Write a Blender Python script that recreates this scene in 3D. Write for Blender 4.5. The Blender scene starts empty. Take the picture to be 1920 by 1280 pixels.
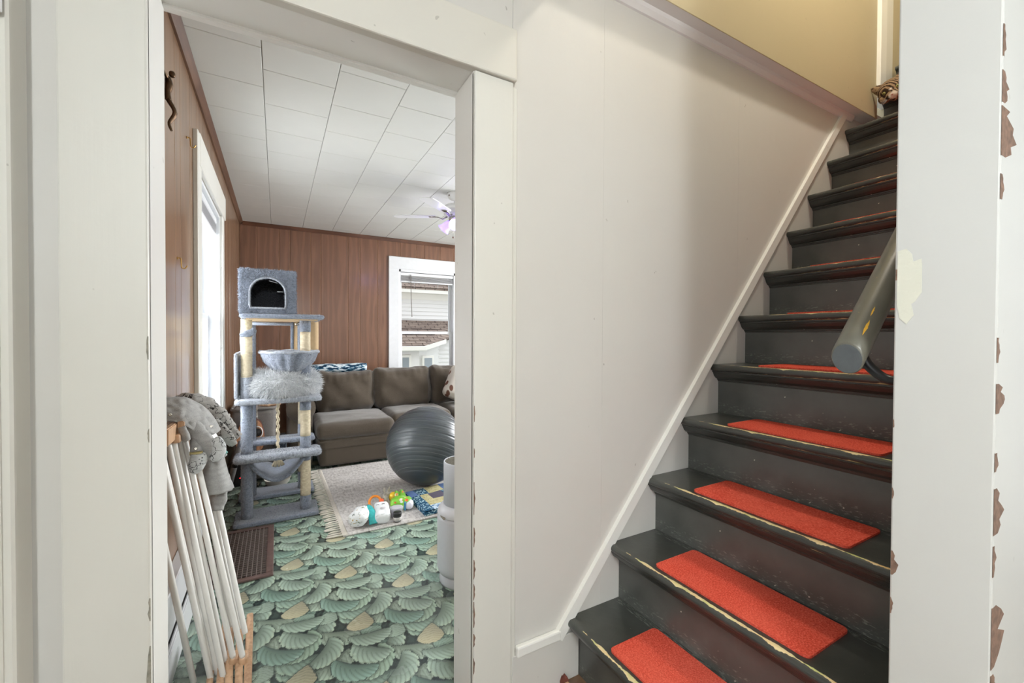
import bpy, bmesh, math, random
import numpy as np
from mathutils import Vector, Matrix, noise as mnoise

# ------------------------------------------------------------------ camera, world, lights
scn = bpy.context.scene
COL = scn.collection
R_ = Vector((0.8731, -0.4875, 0.0044)).normalized()
F_ = Vector((0.4875, 0.8730, -0.0138)).normalized()
U_ = R_.cross(F_).normalized(); R_ = F_.cross(U_).normalized()
CAM = Vector((0.0, -1.1988, 1.2198)); FPX = 788.85
cam_d = bpy.data.cameras.new('camera'); cam_d.sensor_width = 36.0; cam_d.lens = FPX * 36 / 1920
cam_d.clip_start = 0.02
cam = bpy.data.objects.new('camera', cam_d); COL.objects.link(cam)
cam.matrix_world = Matrix(((R_.x, U_.x, -F_.x, CAM.x), (R_.y, U_.y, -F_.y, CAM.y), (R_.z, U_.z, -F_.z, CAM.z), (0, 0, 0, 1)))
scn.camera = cam

world = bpy.data.worlds.new('overcast_sky'); scn.world = world; world.use_nodes = True
bg = world.node_tree.nodes['Background']; bg.inputs[0].default_value = (0.92, 0.96, 1.0, 1); bg.inputs[1].default_value = 1.7

def light(name, kind, loc, energy, color, rot=None, size=None, size_y=None, radius=None):
    d = bpy.data.lights.new(name, kind); d.energy = energy; d.color = color
    if size is not None:
        d.shape = 'RECTANGLE'; d.size = size; d.size_y = size_y or size
    if radius is not None: d.shadow_soft_size = radius
    o = bpy.data.objects.new(name, d); COL.objects.link(o); o.location = loc
    if rot: o.rotation_euler = rot
    return o
H = math.pi / 2
# daylight through the windows, plus side fill (each lamp sits outside its own window)
light('daylight_left_window', 'AREA', (-0.80, 1.98, 1.40), 84, (0.95, 0.975, 1.0), (0, -H, 0), 1.3, 0.9)
light('side_fill_light', 'AREA', (4.30, 2.2, 1.45), 195, (0.97, 0.985, 1.0), (0, H, 0), 1.3, 1.9)  # unseen side window, added to brighten the living room
light('daylight_entry_door', 'AREA', (-0.78, -1.7, 1.35), 9, (0.97, 0.99, 1.0), (0, -H, 0), 1.5, 1.0)
# fill light added unseen behind the camera; bulb at the top of the stairs
light('entry_fill_light', 'POINT', (-0.15, -2.85, 2.28), 106, (0.925, 0.975, 1.0), radius=0.16)
light('landing_bulb', 'POINT', (2.0, -0.74, 4.0), 84, (1.0, 0.92, 0.79), radius=0.08)

scn.view_settings.view_transform = 'Standard'; scn.view_settings.look = 'None'
scn.view_settings.exposure = 0.0; scn.view_settings.gamma = 1.0; scn.view_settings.use_curve_mapping = False
scn.cycles.use_denoising = True
scn.cycles.sample_clamp_indirect = 8.0
scn.cycles.max_bounces = 7; scn.cycles.diffuse_bounces = 4; scn.cycles.glossy_bounces = 3; scn.cycles.transmission_bounces = 5
scn.cycles.use_adaptive_sampling = True; scn.cycles.adaptive_threshold = 0.03

# ------------------------------------------------------------------ helpers
rng = random.Random(7)
def at(x, y, Y):
    d = R_ * ((x - 960) / FPX) - U_ * ((y - 640) / FPX) + F_
    return CAM + d * ((Y - CAM.y) / d.y)
def lin(c):
    c = c / 255.0
    return c / 12.92 if c <= 0.04045 else ((c + 0.055) / 1.055) ** 2.4
def rgb(r, g, b): return (lin(r), lin(g), lin(b), 1.0)

class N:
    """node helper"""
    def __init__(s, name, rough=0.5, spec=0.5):
        m = bpy.data.materials.new(name); m.use_nodes = True
        s.m = m; s.t = m.node_tree; s.b = s.t.nodes['Principled BSDF']
        s.b.inputs['Roughness'].default_value = rough
        s.b.inputs['Specular IOR Level'].default_value = spec
        s.co = None
    def n(s, typ, **kw):
        x = s.t.nodes.new(typ)
        for k, v in kw.items():
            if hasattr(x, k): setattr(x, k, v)
        return x
    def link(s, a, b): s.t.links.new(a, b)
    def coord(s, scale=(1, 1, 1), kind='Object'):
        c = s.n('ShaderNodeTexCoord'); mp = s.n('ShaderNodeMapping'); mp.inputs['Scale'].default_value = scale
        s.link(c.outputs[kind], mp.inputs['Vector']); return mp.outputs['Vector']
    def noise(s, scale, detail=3, vec=None, rough=0.5):
        x = s.n('ShaderNodeTexNoise'); x.inputs['Scale'].default_value = scale; x.inputs['Detail'].default_value = detail
        x.inputs['Roughness'].default_value = rough
        s.link(vec if vec is not None else s.coord(), x.inputs['Vector']); return x.outputs['Fac']
    def ramp(s, fac, stops):
        x = s.n('ShaderNodeValToRGB'); el = x.color_ramp.elements
        while len(el) < len(stops): el.new(0.5)
        for e, (p_, c) in zip(el, stops): e.position = p_; e.color = c
        s.link(fac, x.inputs['Fac']); return x.outputs['Color']
    def mix(s, fac, a, b):
        x = s.n('ShaderNodeMix'); x.data_type = 'RGBA'
        for v, i in ((fac, 0), (a, 6), (b, 7)):
            if hasattr(v, 'is_linked') or hasattr(v, 'links'): s.link(v, x.inputs[i])
            else: x.inputs[i].default_value = v
        return x.outputs[2]
    def math(s, op, a, b=0.0, c=None):
        x = s.n('ShaderNodeMath'); x.operation = op
        for i, v in enumerate((a, b) if c is None else (a, b, c)):
            if hasattr(v, 'links'): s.link(v, x.inputs[i])
            else: x.inputs[i].default_value = v
        return x.outputs[0]
    def sep(s, vec):
        x = s.n('ShaderNodeSeparateXYZ'); s.link(vec, x.inputs[0]); return x.outputs
    def col(s, c):
        if hasattr(c, 'links'): s.link(c, s.b.inputs['Base Color'])
        else: s.b.inputs['Base Color'].default_value = c
        return s
    def bump(s, fac, strength=0.3, dist=0.002):
        x = s.n('ShaderNodeBump'); x.inputs['Strength'].default_value = strength; x.inputs['Distance'].default_value = dist
        s.link(fac, x.inputs['Height']); s.link(x.outputs[0], s.b.inputs['Normal']); return s

W1 = (1, 1, 1, 1); K0 = (0, 0, 0, 1)
def plain(name, c, rough=0.5, spec=0.5, metal=0.0, var=0.0, vs=20, bump=0.0, bs=60, bd=0.002, coat=0.0, sheen=0.0):
    k = N(name, rough, spec); k.b.inputs['Metallic'].default_value = metal
    if var:
        d = tuple(x * (1 - var) for x in c[:3]) + (1,); l = tuple(min(1, x * (1 + var)) for x in c[:3]) + (1,)
        k.col(k.ramp(k.noise(vs, 4), [(0.3, d), (0.7, l)]))
    else: k.col(c)
    if bump: k.bump(k.noise(bs, 4), bump, bd)
    if coat: k.b.inputs['Coat Weight'].default_value = coat
    if sheen: k.b.inputs['Sheen Weight'].default_value = sheen
    return k.m

def paint(name, c, rough=0.42, scuff=0.5, brush=(30, 30, 2.5), bump=0.35):
    """thick old brush paint with drips, stains and small scuffs"""
    k = N(name, rough, 0.4)
    v = k.coord(brush)
    n1 = k.noise(1.0, 5, v); n2 = k.noise(2.2, 3); n3 = k.noise(0.9, 2)
    base = k.ramp(n2, [(0.3, tuple(x * 0.965 for x in c[:3]) + (1,)), (0.7, c)])
    warm = k.mix(k.ramp(n3, [(0.4, K0), (0.75, (0.35, 0.35, 0.35, 1))]), base, (c[0] * 0.98, c[1] * 0.94, c[2] * 0.87, 1))
    sp = k.noise(38, 2, k.coord((1, 1, 0.6)))
    spots = k.ramp(sp, [(0.755, K0), (0.775, (scuff, scuff, scuff, 1))])
    k.col(k.mix(spots, warm, rgb(120, 112, 100)))
    h = k.math('ADD', k.math('MULTIPLY', n1, 0.6), k.math('MULTIPLY', k.noise(14, 5), 0.9))
    k.bump(h, bump, 0.003)
    return k.m

def wood_panel(name, dark, light, glos=0.32, axis='Z', scale=1.0):
    k = N(name, glos, 0.5)
    st = {'Z': (16, 16, 0.9), 'X': (0.9, 16, 16), 'Y': (16, 0.9, 16)}[axis]
    v = k.coord(tuple(x * scale for x in st))
    g = k.noise(3.2, 6, v, 0.62)
    w = k.n('ShaderNodeTexWave'); w.inputs['Scale'].default_value = 0.55 * scale; w.inputs['Distortion'].default_value = 9.0
    w.inputs['Detail'].default_value = 3; w.inputs['Detail Scale'].default_value = 1.6
    k.link(k.coord({'Z': (7, 7, 1.1), 'X': (1.1, 7, 7), 'Y': (7, 1.1, 7)}[axis]), w.inputs['Vector'])
    a = k.ramp(g, [(0.3, dark), (0.72, light)])
    lw = k.mix(k.ramp(w.outputs['Fac'], [(0.45, K0), (0.95, (0.45, 0.45, 0.45, 1))]), a, tuple(min(1, x * 1.35) for x in light[:3]) + (1,))
    k.col(lw); k.bump(g, 0.12, 0.001)
    k.b.inputs['Coat Weight'].default_value = 0.45; k.b.inputs['Coat Roughness'].default_value = 0.16
    return k.m

M = {}
M['wall'] = paint('hall_wall_paint', rgb(213, 211, 206), 0.5, 0.45, (16, 16, 1.4), 0.30)
M['casing'] = paint('casing_paint', rgb(222, 221, 214), 0.36, 0.4, (30, 30, 1.6), 0.4)
M['casing_h'] = paint('head_casing_paint', rgb(219, 216, 207), 0.4, 0.35, (1.6, 30, 30), 0.35)
M['pillar'] = paint('stairwell_plaster_paint', rgb(204, 204, 200), 0.55, 0.15, (4, 10, 40), 0.25)
M['white'] = paint('white_trim_paint', rgb(241, 241, 237), 0.35, 0.35, (20, 20, 5), 0.3)
M['yellow'] = paint('yellow_wall_paint', rgb(184, 172, 141), 0.5, 0.25, (1.5, 20, 20), 0.25)
M['soffit'] = paint('soffit_paint', rgb(234, 231, 230), 0.5, 0.3, (1.5, 20, 20), 0.25)
M['window_white'] = plain('window_vinyl', rgb(232, 234, 236), 0.3, var=0.02)
M['ceiling_core'] = plain('ceiling_joint', rgb(150, 147, 143), 0.8)
M['tile'] = plain('ceiling_tile_paint', rgb(217, 218, 213), 0.6, var=0.02, vs=4, bump=0.12, bs=180, bd=0.001)
M['panel'] = wood_panel('brown_wall_panelling', rgb(106, 73, 54), rgb(124, 88, 67), 0.36)
M['panel_left'] = wood_panel('glare_tinted_panelling', rgb(112, 84, 62), rgb(130, 101, 77), 0.33)  # lighter than the far boards: window glare put into the colour
M['groove'] = plain('panel_groove', rgb(196, 156, 128), 0.6)
M['groove_dark'] = plain('panel_groove_dark', rgb(52, 38, 28), 0.6)
M['crown'] = wood_panel('crown_moulding_wood', rgb(80, 56, 42), rgb(112, 84, 66), 0.3, 'Y')
M['crown_x'] = wood_panel('far_crown_moulding_wood', rgb(72, 44, 30), rgb(100, 64, 46), 0.3, 'X')
M['bare_wood'] = wood_panel('pale_bare_wood', rgb(178, 138, 106), rgb(208, 172, 138), 0.5, 'Z', 2.0)
M['frame_wood'] = wood_panel('frame_wood', rgb(120, 82, 46), rgb(166, 122, 76), 0.5, 'Z', 2.0)
M['chip'] = plain('bare_brown_under_paint', rgb(122, 96, 80), 0.8, var=0.3, vs=90)
M['chip_grey'] = plain('grey_under_paint', rgb(142, 138, 126), 0.8, var=0.25, vs=120)
M['patch'] = plain('pale_plaster_patch', rgb(216, 215, 200), 0.7, bump=0.4, bs=120)
M['dark'] = plain('dark_void', rgb(24, 21, 19), 0.8)
M['black_plastic'] = plain('black_plastic', rgb(26, 26, 27), 0.35)
M['chrome'] = plain('chrome', rgb(190, 186, 178), 0.22, metal=1.0)
M['brass'] = plain('brass', rgb(196, 158, 92), 0.28, metal=1.0)
M['bronze'] = plain('old_bronze', rgb(96, 76, 58), 0.35, metal=0.9, var=0.3, vs=60)
M['glass'] = None
k = N('window_glass', 0.02)
k.b.inputs['Base Color'].default_value = (1, 1, 1, 1); k.b.inputs['Transmission Weight'].default_value = 1.0; k.b.inputs['IOR'].default_value = 1.05
M['glass'] = k.m

# ------------------------------------------------------------------ mesh helpers
def tri_obj(name, verts, faces, mat, parent=None, smooth=False, rootloc=None):
    me = bpy.data.meshes.new(name); me.from_pydata([tuple(v) for v in verts], [], faces); me.update()
    return link_obj(name, me, mat, parent, smooth)
def link_obj(name, me, mat, parent=None, smooth=False):
    for mm in (mat if isinstance(mat, (list, tuple)) else [mat]): me.materials.append(mm)
    if smooth: me.shade_smooth()
    o = bpy.data.objects.new(name, me); COL.objects.link(o)
    if parent is not None: adopt(o, parent)
    return o
def adopt(o, parent):
    o.parent = parent
    p, loc = parent, Vector((0, 0, 0))
    o.matrix_parent_inverse = Matrix.Translation(-world_loc(parent))
def world_loc(o):
    return Vector(o.get('_wl', (0, 0, 0)))
def thing(name, label, cat, loc=(0, 0, 0), group=None, kind=None):
    o = bpy.data.objects.new(name, None); COL.objects.link(o); o.location = loc; o['_wl'] = list(loc)
    o.empty_display_size = 0.05
    if label: o['label'] = label
    if cat: o['category'] = cat
    if group: o['group'] = group
    if kind: o['kind'] = kind
    return o
def tag(o, label, cat, group=None):
    o['label'] = label; o['category'] = cat
    if group: o['group'] = group
    return o
def struct(o, label=None):
    o['kind'] = 'structure'
    if label: o['label'] = label
    return o
def bm_obj(name, bm, mat, parent=None, smooth=False):
    me = bpy.data.meshes.new(name); bm.to_mesh(me); bm.free()
    return link_obj(name, me, mat, parent, smooth)
def add_box(bm, x0, x1, y0, y1, z0, z1, bev=0.0, seg=1):
    g = bmesh.ops.create_cube(bm, size=1.0)
    for v in g['verts']:
        v.co = Vector(((x0 + x1) / 2 + v.co.x * (x1 - x0), (y0 + y1) / 2 + v.co.y * (y1 - y0), (z0 + z1) / 2 + v.co.z * (z1 - z0)))
    if bev:
        es = list({e for v in g['verts'] for e in v.link_edges})
        bmesh.ops.bevel(bm, geom=es, offset=bev, segments=seg, affect='EDGES', profile=0.5)
def box(name, x0, x1, y0, y1, z0, z1, mat, parent=None, bev=0.0, seg=1, smooth=False):
    bm = bmesh.new(); add_box(bm, x0, x1, y0, y1, z0, z1, bev, seg)
    return bm_obj(name, bm, mat, parent, smooth)
def rbox(name, c, s, mat, parent=None, rad=0.04, n=14, puff=(0, 0, 0), wr=0.0, wf=6.0, rot=None, seed=0):
    """soft rounded box: c centre, s full sizes, puff bulge per axis, wr wrinkle amplitude"""
    bm = bmesh.new()
    bmesh.ops.create_cube(bm, size=2.0)
    bmesh.ops.subdivide_edges(bm, edges=bm.edges[:], cuts=n - 1, use_grid_fill=True)
    hs = [x / 2 for x in s]; rr = min(rad, min(hs) * 0.999)
    for v in bm.verts:
        q = v.co.copy()
        # bias samples to the rims
        p = Vector([hs[i] * math.sin(q[i] * H * 0.999) if False else hs[i] * q[i] for i in range(3)])
        inner = Vector([max(-(hs[i] - rr), min(hs[i] - rr, p[i])) for i in range(3)])
        d = p - inner
        if d.length > 1e-9: p = inner + d.normalized() * rr
        for i in range(3):
            if puff[i]:
                j, l = (i + 1) % 3, (i + 2) % 3
                p[i] += puff[i] * (q[i]) * max(0, 1 - q[j] ** 2) * max(0, 1 - q[l] ** 2)
        v.co = p
    bm.normal_update()
    if wr:
        off = Vector((seed * 3.1, seed * 1.7, seed))
        for v in bm.verts:
            f = mnoise.fractal((v.co + Vector(c)) * wf + off, 1.0, 2.0, 3)
            v.co += v.normal * (wr * f)
    mt = Matrix.Translation(Vector(c))
    if rot: mt = mt @ rot.to_4x4()
    bmesh.ops.transform(bm, matrix=mt, verts=bm.verts)
    return bm_obj(name, bm, mat, parent, True)
def tube_data(path, rad, seg=12, caps=True, flat=None, side=None, wr=0.0, wf=8.0):
    """sweep an ellipse along a path. rad: float/list; flat: list of second radii; side: preferred side vector"""
    P = [Vector(p) for p in path]; n = len(P)
    rad = rad if isinstance(rad, (list, tuple)) else [rad] * n
    fl = flat if flat is not None else rad
    fl = fl if isinstance(fl, (list, tuple)) else [fl] * n
    V, Fc = [], []
    prev = None
    for i in range(n):
        t = (P[min(i + 1, n - 1)] - P[max(i - 1, 0)]).normalized()
        ref = Vector(side) if side is not None else (prev if prev is not None else (Vector((0, 0, 1)) if abs(t.z) < 0.9 else Vector((1, 0, 0))))
        a = (ref - t * ref.dot(t))
        if a.length < 1e-5: a = t.orthogonal()
        a.normalize(); b = t.cross(a); prev = a
        for j in range(seg):
            th = 2 * math.pi * j / seg
            v = P[i] + a * (rad[i] * math.cos(th)) + b * (fl[i] * math.sin(th))
            if wr: v += (a * math.cos(th) + b * math.sin(th)) * (wr * mnoise.fractal(v * wf, 1.0, 2.0, 3))
            V.append(v)
    for i in range(n - 1):
        for j in range(seg):
            Fc.append((i * seg + j, i * seg + (j + 1) % seg, (i + 1) * seg + (j + 1) % seg, (i + 1) * seg + j))
    if caps:
        Fc.append(tuple(reversed(range(seg)))); Fc.append(tuple((n - 1) * seg + j for j in range(seg)))
    return V, Fc
def tube(name, path, rad, mat, parent=None, seg=12, **kw):
    V, Fc = tube_data(path, rad, seg, **kw)
    o = tri_obj(name, V, Fc, mat, parent, True)
    me = o.data
    for p_ in me.polygons:
        if len(p_.vertices) > 4: p_.use_smooth = False
    return o
def lathe(name, prof, c, mat, parent=None, seg=32, axis=None, smooth=True, wob=None):
    """prof: list of (r, z); axis: rotation matrix"""
    V, Fc = [], []
    n = len(prof)
    for (r, z) in prof:
        for j in range(seg):
            th = 2 * math.pi * j / seg
            rr = r * (1 + (wob(th, z) if wob else 0))
            v = Vector((rr * math.cos(th), rr * math.sin(th), z))
            if axis: v = axis @ v
            V.append(v + Vector(c))
    for i in range(n - 1):
        for j in range(seg):
            Fc.append((i * seg + j, i * seg + (j + 1) % seg, (i + 1) * seg + (j + 1) % seg, (i + 1) * seg + j))
    if prof[0][0] > 1e-6: Fc.append(tuple(reversed(range(seg))))
    if prof[-1][0] > 1e-6: Fc.append(tuple((n - 1) * seg + j for j in range(seg)))
    o = tri_obj(name, V, Fc, mat, parent, smooth)
    return o
def prism(name, outline, y0, y1, mat, parent=None, plane='XZ'):
    """outline list of 2D points extruded between y0 and y1 along the remaining axis"""
    n = len(outline); V = []
    for d in (y0, y1):
        for (a, b) in outline:
            V.append({'XZ': (a, d, b), 'XY': (a, b, d), 'YZ': (d, a, b)}[plane])
    Fc = [tuple(range(n)), tuple(reversed(range(n, 2 * n)))]
    for i in range(n):
        j = (i + 1) % n
        Fc.append((j, i, n + i, n + j))
    o = tri_obj(name, V, Fc, mat, parent)
    bm = bmesh.new(); bm.from_mesh(o.data); bmesh.ops.recalc_face_normals(bm, faces=bm.faces); bm.to_mesh(o.data); bm.free()
    return o
def catmull(pts, n=8):
    P = [Vector(p) for p in pts]; out = []
    for i in range(len(P) - 1):
        a, b, c, d = P[max(i - 1, 0)], P[i], P[i + 1], P[min(i + 2, len(P) - 1)]
        for k_ in range(n):
            t = k_ / n
            out.append(0.5 * ((2 * b) + (c - a) * t + (2 * a - 5 * b + 4 * c - d) * t * t + (3 * b - a - 3 * c + d) * t ** 3))
    out.append(P[-1]); return out
def lerp_list(vals, n):
    out = []
    m = len(vals) - 1
    for i in range(n):
        f = i / (n - 1) * m; j = min(int(f), m - 1); out.append(vals[j] + (vals[j + 1] - vals[j]) * (f - j))
    return out
def fuzz(o, count, length, width=0.0012, seed=1, droop=0.25, spread=0.7):
    """grow short blades out of an object's own surface, joined into the same mesh"""
    r = random.Random(seed); me = o.data; me.calc_loop_triangles()
    V = [v.co.copy() for v in me.vertices]; tris = [t.vertices[:] for t in me.loop_triangles]
    areas = [((V[t[1]] - V[t[0]]).cross(V[t[2]] - V[t[0]])).length for t in tris]
    picks = r.choices(range(len(tris)), areas, k=count)
    nv, nf = [], []
    base = len(V)
    for i in picks:
        a, b, c = (V[j] for j in tris[i])
        u, w = r.random(), r.random()
        if u + w > 1: u, w = 1 - u, 1 - w
        p = a + (b - a) * u + (c - a) * w
        nrm = (b - a).cross(c - a)
        if nrm.length < 1e-12: continue
        nrm.normalize()
        d = (nrm + Vector((r.uniform(-1, 1), r.uniform(-1, 1), r.uniform(-1, 1))) * spread + Vector((0, 0, -droop))).normalized()
        L = length * r.uniform(0.5, 1.2)
        s = d.cross(Vector((r.uniform(-1, 1), r.uniform(-1, 1), r.uniform(-1, 1)))).normalized() * width
        k0 = base + len(nv)
        nv += [p - s, p + s, p + d * L]; nf.append((k0, k0 + 1, k0 + 2))
    faces = [tuple(p.vertices) for p in me.polygons]; sm = [p.use_smooth for p in me.polygons]
    mats = list(me.materials)
    m2 = bpy.data.meshes.new(me.name + '_pile'); m2.from_pydata([tuple(v) for v in V + nv], [], faces + nf); m2.update()
    for mm in mats: m2.materials.append(mm)
    m2.polygons.foreach_set('use_smooth', sm + [False] * len(nf))
    o.data = m2
    return o
def blob(name, pts, mat, parent=None, thick=0.0006):
    """thin irregular flake: pts in order around its outline (3-D, planar), thick along its normal"""
    P = [Vector(p) for p in pts]; n = len(P)
    c = sum(P, Vector()) / n
    nr = Vector()
    for i in range(n): nr += (P[i] - c).cross(P[(i + 1) % n] - c)
    nr.normalize()
    V = P + [p + nr * thick for p in P]
    Fc = [tuple(range(n, 2 * n)), tuple(reversed(range(n)))] + [(i, (i + 1) % n, n + (i + 1) % n, n + i) for i in range(n)]
    return tri_obj(name, V, Fc, mat, parent)

# ------------------------------------------------------------------ setting: hall, doorway, stairwell
ZC = 2.48; YF = 4.33; XL = -0.36; XR = 3.9
wA = struct(prism('wall_doorway', [(-0.46, 0), (-0.262, 0), (-0.262, 2.05), (0.545, 2.05), (0.545, 0), (XR, 0), (XR, 2.5), (-0.46, 2.5)], 0.003, 0.125, M['wall']), 'cream painted hall wall with a wide doorway beside the stairs')
seams = [0.668, 1.053, 1.865, 2.70, 3.6]
for a, b in zip(seams, seams[1:]):
    box('wall_panel', a + 0.0002, b - 0.0002, 0.0, 0.004, 0.0, 2.5, M['wall'], wA)
box('wall_panel', -0.46, -0.36, 0.0, 0.004, 0, 2.5, M['wall'], wA)
box('wall_panel', -0.44, 0.66, 0.0, 0.004, 2.06, 2.5, M['wall'], wA)

d1 = thing('door_1', 'white painted cased doorway open to the living room', None, (0.14, 0.06, 0), kind='structure')
cl = box('casing', -0.382, -0.242, -0.022, 0.0, 0, 2.03, M['casing'], d1, 0.004, 2)
cr = box('casing', 0.525, 0.660, -0.022, 0.0, 0, 2.024, M['casing'], d1, 0.004, 2)
ch = box('head_casing', -0.46, 0.668, -0.032, 0.0, 2.026, 2.188, M['casing_h'], d1, 0.005, 2)
box('jamb', -0.262, -0.242, -0.012, 0.142, 0, 2.03, M['white'], d1, 0.003)
box('jamb', 0.525, 0.545, -0.012, 0.142, 0, 2.03, M['white'], d1, 0.003)
box('head_jamb', -0.262, 0.545, -0.012, 0.142, 2.03, 2.05, M['white'], d1, 0.003)
box('back_casing', 0.531, 0.66, 0.125, 0.147, 0, 2.14, M['white'], d1, 0.003)
box('back_head_casing', -0.262, 0.66, 0.125, 0.150, 2.022, 2.16, M['white'], d1, 0.003)
box('bead', 0.661, 0.683, -0.007, 0.0, 0, 2.02, M['casing'], d1, 0.003)
# chips of missing paint along the casing edges
def chip_edge(parent, x, y, z, w, h, mat, seed, into=-1, face='Y'):
    r = random.Random(seed); pts = []
    n = 7
    for i in range(n):
        t = i / (n - 1); pts.append((0.0, z - h / 2 + h * t))
    for i in range(n):
        t = 1 - i / (n - 1); pts.append((w * (math.sin(math.pi * max(0.06, min(0.94, t))) ** 0.6) * r.uniform(0.45, 1.0), z - h / 2 + h * t))
    P = [((x + into * a, y, b) if face == 'Y' else (x, y + into * a, b)) for a, b in pts]
    return blob('paint_chip', P, mat, parent, 0.0005)
for i, (z, h, w) in enumerate(((1.19, .05, .006), (1.0, .03, .004), (0.62, .05, .006), (0.47, .14, .010), (0.36, .05, .007), (0.27, .06, .006))):
    c = chip_edge(d1, -0.2425, -0.0224, z, w, h, M['chip_grey'], i, -1)
for i, (z, h, w) in enumerate(((0.98, .05, .004), (0.86, .03, .004), (0.72, .10, .005), (0.60, .06, .006), (0.50, .06, .007), (0.43, .05, .006), (0.36, .08, .007), (0.28, .04, .008), (0.20, .05, .008))):
    c = chip_edge(d1, 0.5255, -0.0224, z, w, h, M['chip'], 20 + i, 1)

# baseboard, cap and the slanting trim that follows the stairs
bb = struct(box('baseboard_hall', 0.672, 0.945, -0.010, 0.0, 0, 0.165, M['wall'], None, 0.002))
struct(box('trim_1', 0.684, 0.862, -0.020, 0.0, 0.160, 0.196, M['white'], None, 0.006, 2))
def slant(name, a, b, w, y0, y1, mat):
    a, b = Vector((a[0], 0, a[1])), Vector((b[0], 0, b[1])); t = (b - a).normalized(); nrm = Vector((-t.z, 0, t.x)) * (w / 2)
    pts = [a - nrm, b - nrm, b + nrm, a + nrm]
    return prism(name, [(p.x, p.z) for p in pts], y0, y1, mat)
struct(slant('trim_2', (0.852, 0.166), (2.845, 2.505), 0.037, -0.017, 0.0, M['white']))
struct(box('trim_3', 0.9, 3.40, -0.068, 0.0, 2.4985, 2.525, M['soffit'], None))
struct(prism('trim_4', [(0.0, 2.468), (-0.008, 2.470), (-0.020, 2.485), (-0.024, 2.50), (0.0, 2.50)], 0.9, 2.92, M['soffit'], None, 'YZ'))
wu = struct(box('wall_upper', 0.9, 3.075, -0.066, 0.0, 2.69, 4.9, M['yellow']), 'yellow painted wall of the upper stairwell')
box('skirt_board', 0.9, 3.075, -0.0705, -0.0665, 2.4975, 2.694, M['yellow'], wu, 0.002)
dl = thing('door_2', 'white painted casing at the head of the stairs', None, (3.2, -0.07, 2.7), kind='structure')
box('casing', 3.07, 3.15, -0.085, -0.02, 2.62, 4.6, M['white'], dl, 0.004)
box('casing', 3.156, 3.26, -0.075, -0.02, 2.62, 4.6, M['casing'], dl, 0.004)
struct(box('wall_landing', 3.262, 3.62, -0.066, 0.0, 2.5, 4.9, M['yellow']))
for i, (z, h) in enumerate(((2.93, .03), (2.80, .05), (3.03, .03))):
    chip_edge(dl, 3.156, -0.0754, z, .012, h, M['chip'], 80 + i, 1)
wR = struct(box('wall_right', 1.0, 3.62, -0.991, -0.862, 0, 4.9, M['pillar'], None, 0.003, 2), 'white plaster end of the wall beside the stairs, chipped at its corner')
for i, (z, h, w) in enumerate(((1.69, .05, .018), (1.618, .05, .040), (1.548, .078, .085), (1.46, .04, .02), (1.20, .04, .016), (1.122, .048, .05), (1.02, .03, .02), (0.94, .075, .055), (0.86, .05, .018), (0.735, .10, .075), (0.645, .06, .04))):
    pts = []; r = random.Random(50 + i)
    for k_ in range(8): pts.append((1.0004, z - h / 2 + h * k_ / 7))
    for k_ in range(8):
        t = 1 - k_ / 7; pts.append((1.0006 + w * r.uniform(0.4, 1.0) * math.sin(math.pi * max(.08, min(.92, t))) ** 0.5, z - h / 2 + h * t))
    blob('paint_chip', [(a, -0.9912, b) for a, b in reversed(pts)][::-1], M['chip'], wR, 0.0006)
for i, (z, h, w) in enumerate(((1.335, .020, .007), (0.80, .045, .011), (0.72, .03, .005), (0.93, .02, .004), (1.06, .015, .003))):
    chip_edge(wR, 0.9994, -0.8635, z, w, h, M['chip'], 70 + i, -1, 'X')
pp = [(0.9992, -0.866 - a * 0.001, 1.26 + b * 0.001) for a, b in ((0, 118), (12, 121), (20, 110), (22, 96), (33, 100), (34, 85), (34, 40), (26, 25), (20, 20), (24, 0), (14, -16), (4, -5), (0, 20))]
blob('plaster_patch', pp, M['patch'], wR, 0.0005)
# shell of the entry behind the camera and of the stairwell
M['hall_floor'] = wood_panel('entry_floor_boards', rgb(86, 62, 44), rgb(120, 90, 64), 0.4, 'X')
struct(box('floor_hall', -0.46, XR, -3.2, 0.002, -0.03, 0.0, M['hall_floor']))
struct(prism('ceiling_hall', [(-0.46, -3.2), (XR, -3.2), (XR, -0.991), (0.9, -0.991), (0.9, 0.0), (-0.46, 0.0)], 2.5, 2.56, M['tile'], None, 'XY'))
struct(box('wall_entry', -0.46, XR, -3.3, -3.2, 0, 2.5, M['wall']))
wl = thing('wall_hall_left', 'white wall of the entry at the left edge', None, (-0.5, -1.6, 0), kind='structure')
box('wall_section', -0.56, -0.46, -3.2, -2.3, 0, 2.5, M['wall'], wl)
box('wall_section', -0.56, -0.46, -1.1, -0.09, 0, 2.5, M['wall'], wl)
box('wall_section', -0.56, -0.46, -2.3, -1.1, 0, 0.5, M['wall'], wl)
box('wall_section', -0.56, -0.46, -2.3, -1.1, 2.15, 2.5, M['wall'], wl)
struct(box('trim_5', -0.50, -0.420, -0.091, -0.024, 0, 2.5, M['casing'], None, 0.004))
struct(box('trim_6', -0.60, -0.434, -0.098, -0.085, 0, 2.5, M['casing'], None, 0.003))
struct(box('wall_stair_end', 3.62, 3.7, -0.991, 0.0, 0, 4.9, M['yellow']))
struct(box('ceiling_stairwell', 0.9, 3.7, -0.991, 0.0, 4.9, 4.95, M['tile']))
struct(box('wall_stairwell_front', 0.86, 0.9, -0.991, 0.0, 2.56, 4.9, M['yellow']))
br = thing('curtain_bracket', 'white plastic bracket high at the left edge of the picture', 'bracket', (-0.42, -0.10, 1.80))
box('mount', -0.46, -0.4225, -0.112, -0.098, 1.786, 1.85, M['window_white'], br, 0.004, 2)
box('arm', -0.447, -0.424, -0.125, -0.110, 1.79, 1.812, M['window_white'], br, 0.003, 2)

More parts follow.
